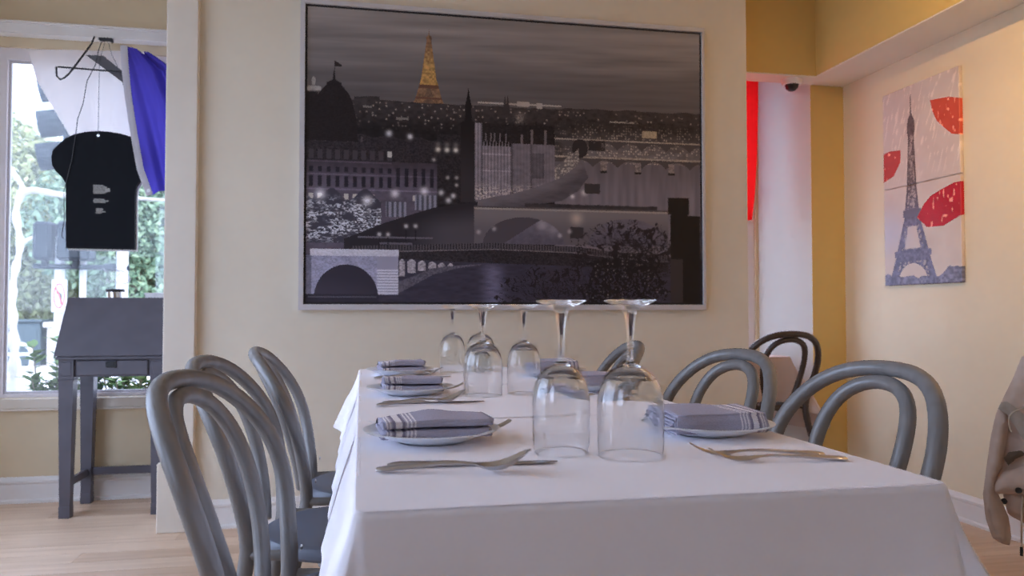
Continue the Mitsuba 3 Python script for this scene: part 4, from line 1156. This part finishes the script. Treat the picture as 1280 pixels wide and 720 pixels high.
def sheet(corner_fn, nu, nv, disp):
    u, v = np.meshgrid(np.linspace(0, 1, nu), np.linspace(0, 1, nv), indexing='ij')
    P = corner_fn(u, v)
    P = P + disp(u, v)
    idx = np.arange(nu * nv).reshape(nu, nv)
    f = np.stack([idx[:-1, :-1], idx[1:, :-1], idx[1:, 1:], idx[:-1, 1:]], -1).reshape(-1, 4)
    return trimesh.Trimesh(P.reshape(-1, 3), np.vstack([f[:, [0, 1, 2]], f[:, [0, 2, 3]]]), process=False)


def lerp_curve(pts):
    pts = np.asarray(pts, float)
    t = np.linspace(0, 1, len(pts))
    return lambda s: np.stack([np.interp(s, t, pts[:, k]) for k in range(pts.shape[1])], -1)


# blue flag, its hem on the left
hem = lerp_curve([(-1.150, 4.070, 2.268), (-1.141, 4.06, 2.171), (-1.121, 4.05, 2.013), (-1.093, 4.05, 1.836), (-1.062, 4.05, 1.66), (-1.016, 4.05, 1.527)])
far = lerp_curve([(-1.040, 4.085, 2.235), (-0.930, 4.06, 2.160), (-0.86, 4.05, 1.98), (-0.84, 4.04, 1.80), (-0.85, 4.04, 1.68), (-0.90, 4.04, 1.585)])
def fl_disp(u, v):
    d = np.zeros(u.shape + (3,))
    d[..., 1] = 0.050 * u * np.sin(11 * u - 5 * v + 1.0) + 0.022 * u * np.sin(23 * u - 9 * v)
    return d
t = thing('flag', 'draped blue flag with a white hem in the street window', 'flag')
scene[t + '__cloth'] = ply(sheet(lambda u, v: hem(v) * (1 - u[..., None]) + far(v) * u[..., None], 40, 60, fl_disp), 'm_flag_blue', True)
hm = np.array([hem(np.array([s]))[0] for s in np.linspace(0, 1, 40)])
scene[t + '__hem'] = ply(sweep(hm + np.array([-0.010, 0, 0]), 0.017, 10, flat=0.22, upv=(0, 1, 0)), 'm_hem', 40)
labels[t + '__hem'] = {'label': 'white hem'}
scene[t + '__grommet'] = ply(lathe([(0.003, 0), (0.008, 0), (0.008, 0.003), (0.003, 0.003)], 16).apply_transform(trimesh.transformations.rotation_matrix(np.pi / 2, (1, 0, 0))).apply_translation((-1.030, 4.047, 1.548)), 'm_screw')
# sheer white cloth behind the sign
wl = lerp_curve([(-1.640, 4.20, 2.262), (-1.601, 4.205, 2.109), (-1.537, 4.21, 1.992), (-1.451, 4.21, 1.843), (-1.36, 4.21, 1.70)])
wr = lerp_curve([(-1.10, 4.20, 2.285), (-1.09, 4.205, 2.109), (-1.09, 4.21, 1.97), (-1.09, 4.21, 1.80), (-1.10, 4.21, 1.62)])
def wh_disp(u, v):
    d = np.zeros(u.shape + (3,))
    d[..., 1] = 0.012 * np.sin(14 * u + 3 * v) * (0.3 + v)
    return d
t = thing('white_drape', 'sheer white cloth draped behind the black hat sign', 'drape')
scene[t] = ply(sheet(lambda u, v: wl(v) * (1 - u[..., None]) + wr(v) * u[..., None], 40, 40, wh_disp), 'm_flag_white', True)
# white script on the pane, in curls
t = 'window_1__script'
cur = [[(-1.318, 1.180), (-1.29, 1.150), (-1.262, 1.115), (-1.250, 1.098)], [(-1.300, 1.098), (-1.294, 1.118), (-1.286, 1.102), (-1.279, 1.117), (-1.272, 1.104)],
       [(-1.262, 1.165), (-1.275, 1.155), (-1.268, 1.138), (-1.245, 1.140), (-1.236, 1.158), (-1.255, 1.168), (-1.225, 1.165), (-1.196, 1.145), (-1.186, 1.118), (-1.205, 1.100), (-1.230, 1.105)]]
scene[t] = ply(cat(*[sweep(spline([(a, FACADE + 0.044, b) for a, b in c], 24), 0.0022, 6, flat=0.3, upv=(0, 1, 0)) for c in cur]), 'm_white_plastic')
labels[t] = {'label': 'white curly script on the glass'}

# red drape at the alcove window
rl = lerp_curve([(1.08, 4.14, 2.44), (1.12, 4.15, 2.2), (1.36, 4.15, 1.84), (1.80, 4.15, 1.60), (2.20, 4.15, 1.484)])
rr = lerp_curve([(2.286, 4.15, 2.44), (2.281, 4.15, 2.2), (2.268, 4.15, 1.84), (2.254, 4.15, 1.64), (2.236, 4.15, 1.488)])
def rd_disp(u, v):
    d = np.zeros(u.shape + (3,))
    d[..., 1] = 0.018 * np.sin(16 * u + 2 * v) * (1 - 0.5 * v)
    return d
t = thing('red_drape', 'bright red cloth hanging in the alcove window beside the white reveal', 'drape')
scene[t] = ply(sheet(lambda u, v: rl(v) * (1 - u[..., None]) + rr(v) * u[..., None], 36, 50, rd_disp), 'm_red', True)
t = thing('curtain_rod', 'dark rod holding the red cloth behind the yellow beam', 'rod')
scene[t] = ply(sweep([(1.00, 4.15, 2.45), (2.345, 4.15, 2.45)], 0.010, 10), 'm_darkgrey', 40)

# dome camera under the beam
t = thing('dome_camera', 'white dome security camera under the yellow beam', 'camera')
scene[t + '__base'] = ply(lathe([(0, 0), (0.052, 0), (0.056, -0.004), (0.055, -0.022), (0.050, -0.030), (0, -0.030)][::-1], 36).apply_translation((2.335, 3.868, 2.240)), 'm_white_plastic', 40)
scene[t + '__dome'] = ply(lathe([(0.0, -0.066), (0.012, -0.0645), (0.024, -0.058), (0.033, -0.047), (0.037, -0.030), (0.0, -0.029)], 32).apply_translation((2.335, 3.868, 2.240)), 'm_smoked', 40)
labels[t + '__dome'] = {'label': 'dark smoked dome'}

# ------------------------------------------------------------------ beige jacket over the chair at the right edge
from scipy.spatial import Delaunay
JA, JD, JN = np.array([1.235, 1.316, 0.0]), np.array([0.724, -0.690, 0.0]), np.array([0.690, 0.724, 0.0])


def jw(s, z, t):
    """Jacket coordinates: s along the chair back, z height, t out of it."""
    s, z, t = (np.asarray(q, float)[..., None] for q in (s, z, t))
    return JA + s * JD - t * JN + z * np.array([0, 0, 1.0])


def puff(outline, t0, thick, rad, seed, step=0.008, amp=0.010, fold=0.0, freq=60.0):
    """A soft padded panel with this outline: flat behind, swelling in front, with creases."""
    poly = sg.Polygon(outline).buffer(0.004).buffer(-0.004)
    x0, y0, x1, y1 = poly.bounds
    n = max(20, int(poly.length / step))
    b = np.array([poly.exterior.interpolate(k / n, normalized=True).coords[0] for k in range(n)])
    g = np.stack(np.meshgrid(np.arange(x0, x1, step), np.arange(y0, y1, step), indexing='ij'), -1).reshape(-1, 2)
    inner = poly.buffer(-step * 0.6)
    g = g[shapely.contains_xy(inner, g[:, 0], g[:, 1])]
    p = np.vstack([b, g])
    tri = Delaunay(p).simplices
    c = p[tri].mean(1)
    tri = tri[shapely.contains_xy(poly, c[:, 0], c[:, 1])]
    a_ = p[tri]
    cr = (a_[:, 1, 0] - a_[:, 0, 0]) * (a_[:, 2, 1] - a_[:, 0, 1]) - (a_[:, 1, 1] - a_[:, 0, 1]) * (a_[:, 2, 0] - a_[:, 0, 0])
    tri = np.where((cr > 0)[:, None], tri, tri[:, ::-1])
    d = shapely.distance(poly.exterior, shapely.points(p))
    d[:n] = 0
    q = np.clip(d / rad, 0, 1)
    nz = meshkit.fbm(np.stack([p[:, 0] * 22, p[:, 1] * 16, 0 * d], 1), 3, seed) - 0.5
    cre = np.sin(freq * (p[:, 0] * 0.9 + p[:, 1] * 0.55) + 5 * nz)
    tf = t0 + thick * np.sqrt(1 - (1 - q) ** 2) + (amp * 2 * nz + fold * cre) * np.clip(d / 0.012, 0, 1) + 0.002
    front, back = jw(p[:, 0], p[:, 1], tf), jw(p[:, 0], p[:, 1], np.full(len(p), t0))
    k = np.arange(n)
    k2 = (k + 1) % n
    N = len(p)
    rim = np.vstack([np.stack([k, k + N, k2 + N], 1), np.stack([k, k2 + N, k2], 1)])
    m = trimesh.Trimesh(np.vstack([front, back]), np.vstack([tri, tri[:, ::-1] + N, rim]), process=False)
    m.fix_normals()
    return m


t = thing('jacket', 'beige jacket draped over a chair back at the right edge of the view', 'jacket')
scene[t + '__body'] = ply(puff([(0.040, 0.872), (0.024, 0.826), (0.006, 0.784), (0.004, 0.74), (0.006, 0.70), (0.000, 0.655), (-0.008, 0.620), (0.02, 0.612), (0.33, 0.612), (0.36, 0.78), (0.30, 0.85), (0.20, 0.878), (0.10, 0.880)], 0.0, 0.020, 0.05, 41, amp=0.018, fold=0.008), 'm_jacket', 50)
scene[t + '__lining'] = ply(puff([(0.000, 0.618), (0.012, 0.560), (0.040, 0.546), (0.12, 0.530), (0.26, 0.540), (0.32, 0.618)], -0.006, 0.010, 0.02, 44, amp=0.012, fold=0.006), 'm_jacket', 50)
scene[t + '__dark_hole'] = ply(puff([(0.007, 0.674), (0.016, 0.687), (0.036, 0.692), (0.042, 0.684), (0.028, 0.676), (0.014, 0.661)], 0.026, 0.003, 0.01, 45, step=0.005, amp=0.003), 'm_lining', 50)  # dark lining patch laid on for the dark hole between folds
labels[t + '__dark_hole'] = {'label': 'dark hole in a fold, its dark lining drawn as a flat patch'}
scene[t + '__sleeve'] = ply(puff([(0.005, 0.784), (-0.005, 0.756), (-0.014, 0.713), (-0.023, 0.645), (-0.029, 0.597), (-0.025, 0.551), (-0.014, 0.515), (0.000, 0.507), (0.014, 0.505), (0.017, 0.524), (0.013, 0.560), (-0.004, 0.604), (-0.006, 0.630), (0.004, 0.655), (0.010, 0.690), (0.014, 0.720), (0.018, 0.750), (0.014, 0.772)], 0.014, 0.022, 0.018, 47, step=0.006, amp=0.012, fold=0.006, freq=90), 'm_jacket', 50)
scene[t + '__flap'] = ply(puff([(-0.011, 0.603), (-0.011, 0.618), (0.004, 0.646), (0.045, 0.664), (0.18, 0.66), (0.20, 0.606), (0.06, 0.603), (0.034, 0.608)], 0.022, 0.010, 0.02, 49, step=0.006, amp=0.006), 'm_jacket', 50)
scene[t + '__strap'] = ply(puff([(-0.001, 0.770), (0.004, 0.782), (0.012, 0.786), (0.030, 0.772), (0.060, 0.742), (0.062, 0.690), (0.040, 0.712), (0.014, 0.760)], 0.034, 0.004, 0.01, 51, step=0.006, amp=0.003), 'm_strap', 50)
labels[t + '__strap'] = {'label': 'grey beige shoulder strap'}
for i, (ss, zz, tt) in enumerate(((0.030, 0.617, 0.036), (0.006, 0.588, 0.009))):
    bm = lathe([(0, 0), (0.0050, 0), (0.0058, 0.002), (0.0050, 0.004), (0, 0.003)], 18)
    M = np.eye(4)
    M[:3, 0], M[:3, 1], M[:3, 2], M[:3, 3] = JD, [0, 0, 1], -JN, jw(ss, zz, tt)
    bm.apply_transform(M)
    scene[t + '__button' + ('' if i == 0 else '_001')] = ply(bm, 'm_button', 40)
labels[t + '__button'] = labels[t + '__button_001'] = {'label': 'small dark button'}
scene[t + '__drawcord'] = ply(sweep(spline([jw(0.036, 0.602, 0.012), jw(0.034, 0.55, 0.016), jw(0.033, 0.503, 0.014)], 10), 0.0016, 8), 'm_jacket_seam', 40)
scene[t + '__drawcord__tip'] = ply(sweep([jw(0.033, 0.505, 0.014), jw(0.033, 0.488, 0.014)], 0.0026, 8), 'm_button', 40)
scene[t + '__seam'] = ply(sweep(spline([jw(a_, b_, 0.040) for a_, b_ in ((0.060, 0.795), (0.030, 0.770), (0.020, 0.762), (0.016, 0.748), (0.020, 0.728))], 14), 0.0012, 6), 'm_jacket_seam', 40)

# ------------------------------------------------------------------ outdoors
struct('pavement', box(-60, 40, FACADE + 0.2, 70, -0.35, -0.15), 'm_pave', 'pale street paving outside the window')


def leaves(centres, radii, n, size, cols, seed, flat=0.6):
    r = np.random.default_rng(seed)
    per = n // len(centres)
    V, F, Cc = [], [], []
    for (c, R_) in zip(centres, radii):
        d = r.normal(size=(per, 3))
        d /= np.linalg.norm(d, axis=1, keepdims=True)
        rad = r.uniform(0.55, 1.0, (per, 1)) ** 0.6
        p = np.asarray(c) + d * rad * np.asarray(R_)
        a = d * 0.6 + r.normal(size=(per, 3)) * 0.6 + np.array([0, 0, 0.3])
        a /= np.linalg.norm(a, axis=1, keepdims=True)
        b = np.cross(a, r.normal(size=(per, 3)))
        b /= np.linalg.norm(b, axis=1, keepdims=True)
        e = np.cross(a, b)
        s = size * r.uniform(0.6, 1.3, (per, 1))
        q = np.stack([p - b * s, p - e * s * 0.5 + a * s * 0.12, p + b * s, p + e * s * 0.5 + a * s * 0.12], 1)
        k = len(V) and sum(len(x) for x in V)
        V.append(q.reshape(-1, 3))
        base = np.arange(per)[:, None] * 4 + k
        F.append(np.vstack([base + np.array([[0, 1, 2]]), base + np.array([[0, 2, 3]])]))
        w = np.clip(r.uniform(0, 1, (per, 1)) * 0.6 + 0.4 * r.uniform(), 0, 1)
        col = np.array(cols[0]) * (1 - w) + np.array(cols[1]) * w
        Cc.append(np.repeat(col, 4, axis=0))
    return trimesh.Trimesh(np.vstack(V), np.vstack(F), process=False), np.vstack(Cc)


def tree(name, label, cat_, base, h, crown, n, size, cols, seed, trunk=0.16, bark='m_bark', blobs=12, group=None):
    r = np.random.default_rng(seed)
    t = thing(name, label, cat_, group)
    bx, by, bz = base
    cx, cy, cz, rx, ry, rz_ = crown
    cs, rs_ = [], []
    for i in range(blobs):
        d = r.normal(size=3)
        d /= np.linalg.norm(d)
        cs.append((cx + d[0] * rx * 0.62, cy + d[1] * ry * 0.62, cz + d[2] * rz_ * 0.62))
        k = r.uniform(0.38, 0.6)
        rs_.append((rx * k, ry * k, rz_ * k))
    m, c = leaves(cs, rs_, n, size, cols, seed)
    scene[t + '__foliage'] = ply(m, 'm_leaf', False, color=c)
    br = [sweep(spline([(bx, by, bz - 0.02), (bx + 0.1, by, bz + h * 0.4), (cx, cy, cz)], 12), np.linspace(trunk, trunk * 0.5, 12), 8)]
    for c_ in cs[:5]:
        br.append(sweep(spline([(bx + 0.08, by, bz + h * 0.35), ((bx + c_[0]) / 2, (by + c_[1]) / 2, (bz + h * 0.4 + c_[2]) / 2), c_], 8), np.linspace(trunk * 0.5, trunk * 0.15, 8), 6))
    scene[t + '__trunk'] = ply(cat(*br), bark)


YG = ((0.20, 0.25, 0.10), (0.46, 0.47, 0.27))
BG = ((0.10, 0.19, 0.12), (0.32, 0.42, 0.27))
tree('street_tree', 'big yellowish green street tree behind the traffic signals', 'tree', (-8.1, 18.5, -0.15), 4, (-8.0, 18.5, 2.6, 2.3, 1.6, 2.45), 34000, 0.075, YG, 1, blobs=16)
tree('street_tree', 'dark bluish green street tree right of the white signal pole', 'tree', (-5.0, 18.0, -0.15), 4, (-4.8, 18.0, 2.3, 2.0, 1.6, 2.5), 34000, 0.075, BG, 2, blobs=16)
tree('street_tree', 'hazy pale green tree far behind the signals', 'tree', (-11.0, 27.0, -0.15), 5, (-11.0, 27.0, 3.3, 3.6, 2.0, 2.9), 22000, 0.11, ((0.26, 0.31, 0.20), (0.46, 0.50, 0.36)), 3, blobs=16)
tree('street_tree', 'green tree far behind at the right of the street window', 'tree', (-6.5, 26.0, -0.15), 5, (-6.2, 26.0, 2.6, 3.4, 2.0, 3.4), 22000, 0.11, BG, 4, blobs=16)
# made-up pale tree, shaped after a white reflected streak in the window
t = thing('streak_tree', 'made up pale tree shape for a white reflected streak left in the street window', 'tree')
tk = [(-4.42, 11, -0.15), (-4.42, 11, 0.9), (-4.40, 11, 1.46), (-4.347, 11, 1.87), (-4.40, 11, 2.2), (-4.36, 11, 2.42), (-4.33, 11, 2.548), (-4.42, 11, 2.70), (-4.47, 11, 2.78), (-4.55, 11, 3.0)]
scene[t + '__trunk'] = ply(sweep(spline(tk, 50), np.interp(np.linspace(0, 1, 50), [0, 0.5, 0.8, 1], [0.070, 0.042, 0.042, 0.028]) * (1 + 0.25 * np.sin(np.arange(50) * 1.3)), 10), 'm_pale_streak', 50)
scene[t + '__branch'] = ply(sweep(spline([(-4.36, 11, 2.42), (-4.25, 11, 2.52), (-4.05, 11, 2.50), (-3.80, 11, 2.47), (-3.3, 11, 2.47), (-2.9, 11, 2.45), (-2.5, 11, 2.44)], 30), np.linspace(0.046, 0.018, 30), 8), 'm_pale_streak', 50)
scene[t + '__branch_001'] = ply(sweep(spline([(-4.36, 11, 1.80), (-4.28, 11, 1.86), (-4.18, 11, 1.92)], 8), np.linspace(0.045, 0.015, 8), 8), 'm_pale_streak', 50)

# traffic signals
def signal_section(c, axis, r, length):
    """One hooded lamp opening: a back box and a visor tube along axis."""
    axis = np.asarray(axis, float) / np.linalg.norm(axis)
    p0 = np.asarray(c, float)
    p = np.stack([p0, p0 + axis * length])
    return p


t = thing('traffic_signal', 'grey traffic signal with three round hoods seen through the white drape', 'traffic signal')
sy = 9.0
for i, zc in enumerate((3.335, 2.955, 2.605)):
    vis = sweep(np.stack([(-3.12, sy, zc + 0.03), (-3.375, sy - 0.05, zc - 0.02)]), 0.145, 24, cap=False)
    vis2 = sweep(np.stack([(-3.375, sy - 0.05, zc - 0.02), (-3.12, sy, zc + 0.03)]), 0.138, 24, cap=False)
    disc = sweep(np.stack([(-3.10, sy, zc + 0.03), (-3.13, sy, zc + 0.03)]), 0.145, 24)
    scene[t + '__hood' + ('' if i == 0 else f'_{i:03d}')] = ply(cat(vis, vis2, disc), 'm_signal', 40)
scene[t + '__body'] = ply(box(-3.11, -2.92, sy - 0.17, sy + 0.17, 2.40, 3.56, 0.03), 'm_signal')
scene[t + '__bracket'] = ply(sweep([(-2.95, sy, 2.55), (-2.56, sy, 2.55)], 0.03, 10), 'm_signal', 40)
t = thing('signal_pole', 'thick white street pole behind the hat sign', 'pole')
scene[t + '__post'] = ply(sweep([(-2.548, sy, -0.15), (-2.548, sy, 4.6)], np.array([0.062, 0.056]), 18), 'm_pole', 40)
scene[t + '__base'] = ply(lathe([(0, 0), (0.15, 0), (0.15, 0.03), (0.10, 0.06), (0.085, 0.20), (0, 0.20)], 24).apply_translation((-2.548, sy, -0.15)), 'm_pole', 40)
scene[t + '__arm'] = ply(sweep([(-3.42, sy, 1.43), (-2.48, sy, 1.42)], 0.030, 10), 'm_signal', 40)
scene[t + '__arm__collar'] = ply(sweep([(-2.72, sy, 1.422), (-2.60, sy, 1.421)], 0.045, 12), 'm_signal', 40)
for i, (xa, xb, za, zb, lab) in enumerate(((-3.40, -3.22, 1.46, 1.90, 'grey traffic signal box at the left end of the arm'), (-3.17, -2.84, 1.46, 1.905, 'wide grey traffic signal box half behind the hat sign'))):
    t = thing('traffic_signal', lab, 'traffic signal')
    scene[t + '__body'] = ply(box(xa, xb, sy - 0.12, sy + 0.12, za + 0.03, zb, 0.03), 'm_signal')
    scene[t + '__bracket'] = ply(box((xa + xb) / 2 - 0.03, (xa + xb) / 2 + 0.03, sy - 0.03, sy + 0.03, 1.42, za + 0.04), 'm_signal')
    for q in range(2):
        zz = za + 0.13 + q * 0.2
        scene[t + '__hood' + ('' if q == 0 else '_001')] = ply(sweep([((xa + xb) / 2, sy + 0.11, zz), ((xa + xb) / 2, sy + 0.26, zz)], 0.075, 16), 'm_signal', 40)
t = thing('street_pole', 'thin white pole carrying the no turn sign', 'pole')
scene[t] = ply(sweep([(-3.185, 9.05, -0.15), (-3.185, 9.05, 1.75)], 0.048, 14), 'm_pole', 40)
t = thing('street_pole', 'thin white pole right of the no turn sign', 'pole')
scene[t] = ply(sweep([(-2.97, 9.1, -0.15), (-2.97, 9.1, 1.52)], 0.034, 12), 'm_pole', 40)
t = thing('street_sign', 'small white sign with a red ring and black arrow on the left pole', 'sign')
sxc, szc, syy = -3.165, 1.115, 8.99
scene[t + '__plate'] = ply(extrude_xz(sg.box(sxc - 0.062, szc - 0.16, sxc + 0.062, szc + 0.16).buffer(0.012), syy, syy + 0.006), 'm_sign_white')
ringp = sg.Point(0, 0).buffer(1.0, quad_segs=16)
ringp = affinity.scale(ringp, 0.058, 0.135).difference(affinity.scale(ringp, 0.045, 0.118))
slash = sg.LineString([(-0.035, 0.095), (0.035, -0.095)]).buffer(0.007)
scene[t + '__ring'] = ply(cat(*[extrude_xz(affinity.translate(g, sxc, szc), syy - 0.004, syy) for g in getattr(ringp.union(slash), 'geoms', [ringp.union(slash)])]), 'm_sign_red')
arrow = sg.LineString([(0.018, -0.085), (0.018, 0.01), (-0.012, 0.04)]).buffer(0.008).union(sg.Polygon([(-0.03, 0.055), (-0.026, 0.012), (0.006, 0.05)]))
scene[t + '__arrow'] = ply(extrude_xz(affinity.translate(arrow, sxc, szc), syy - 0.0035, syy), 'm_black')
# low things across the street
t = thing('utility_cabinet', 'blue grey utility cabinet behind the white rail', 'cabinet')
scene[t + '__body'] = ply(box(-7.0, -6.32, 17.0, 17.5, -0.15, 0.72, 0.02), 'm_cabinet')
scene[t + '__roof'] = ply(box(-7.05, -6.28, 16.95, 17.55, 0.72, 0.78, 0.015), 'm_cabinet')
scene[t + '__door'] = ply(box(-6.62, -6.38, 16.985, 17.0, 0.0, 0.62, 0.005), 'm_cabinet')
t = thing('stone_pillar', 'low beige stone pillar with a white cap beside the utility cabinet', 'pillar')
scene[t + '__shaft'] = ply(box(-6.20, -5.90, 17.0, 17.4, -0.15, 0.62, 0.01), 'm_stone')
scene[t + '__cap'] = ply(box(-6.26, -5.84, 16.95, 17.45, 0.62, 0.72, 0.01), 'm_sign_white')
t = thing('street_rail', 'white tubular street rail with a rounded end', 'rail')
yr = 14.0
scene[t] = ply(cat(sweep(spline([(-6.9, yr, 0.42), (-6.0, yr, 0.42), (-5.55, yr, 0.415), (-5.38, yr, 0.36), (-5.33, yr, 0.22), (-5.32, yr, -0.15)], 40), 0.032, 10), sweep([(-6.9, yr, 0.24), (-5.35, yr, 0.24)], 0.028, 10), sweep([(-6.6, yr, -0.15), (-6.6, yr, 0.42)], 0.03, 10)), 'm_pole', 40)


def shrub(label, base, hs, n, seed, cols):
    r = np.random.default_rng(seed)
    t = thing('shrub', label, 'shrub')
    V, F, Cc, st = [], [], [], []
    k = 0
    for (dx, dy, h) in hs:
        b = np.array(base) + (dx * 0.25, dy * 0.25, 0)
        top = np.array(base) + (dx, dy, h)
        path = spline([b, (b + top) / 2 + (0, 0, 0.06), top], 12)
        st.append(sweep(path, np.linspace(0.008, 0.003, 12), 6))
        for i in range(n):
            s = r.uniform(0.25, 1.0)
            p = np.array([np.interp(s, np.linspace(0, 1, 12), path[:, q]) for q in range(3)])
            a = r.uniform(0, 2 * np.pi)
            out = np.array([np.cos(a), np.sin(a), r.uniform(0.1, 0.9)])
            out /= np.linalg.norm(out)
            sd = np.cross(out, [0, 0, 1])
            sd /= np.linalg.norm(sd)
            up = np.cross(sd, out)
            L = r.uniform(0.055, 0.100)
            w = L * 0.27
            pts = [p, p + out * L * 0.35 + sd * w, p + out * L * 0.7 + sd * w * 0.8 - up * 0.004, p + out * L - up * 0.012, p + out * L * 0.7 - sd * w * 0.8 - up * 0.004, p + out * L * 0.35 - sd * w, p + out * L * 0.5 - up * 0.006]
            V += pts
            F += [(k + 6, k + j, k + (j + 1) % 6) for j in range(6)]
            k += 7
            c = np.array(cols[0]) + (np.array(cols[1]) - np.array(cols[0])) * r.uniform()
            Cc += [c] * 7
    scene[t + '__foliage'] = ply(trimesh.Trimesh(np.array(V), np.array(F), process=False), 'm_leaf', False, color=np.array(Cc))
    scene[t + '__stem'] = ply(cat(*st), 'm_bark')


SG = ((0.05, 0.11, 0.045), (0.24, 0.34, 0.15))
r_ = np.random.default_rng(5)
shrub('leafy green shrub outside the window left of the desk', (-1.88, 5.25, -0.15), [(r_.uniform(-0.20, 0.24), r_.uniform(-0.12, 0.12), r_.uniform(0.55, 0.98)) for _ in range(18)], 70, 61, SG)
shrub('leafy green shrub outside the window seen under the desk', (-1.42, 5.25, -0.15), [(r_.uniform(-0.30, 0.30), r_.uniform(-0.12, 0.12), r_.uniform(0.55, 0.88)) for _ in range(18)], 65, 62, SG)
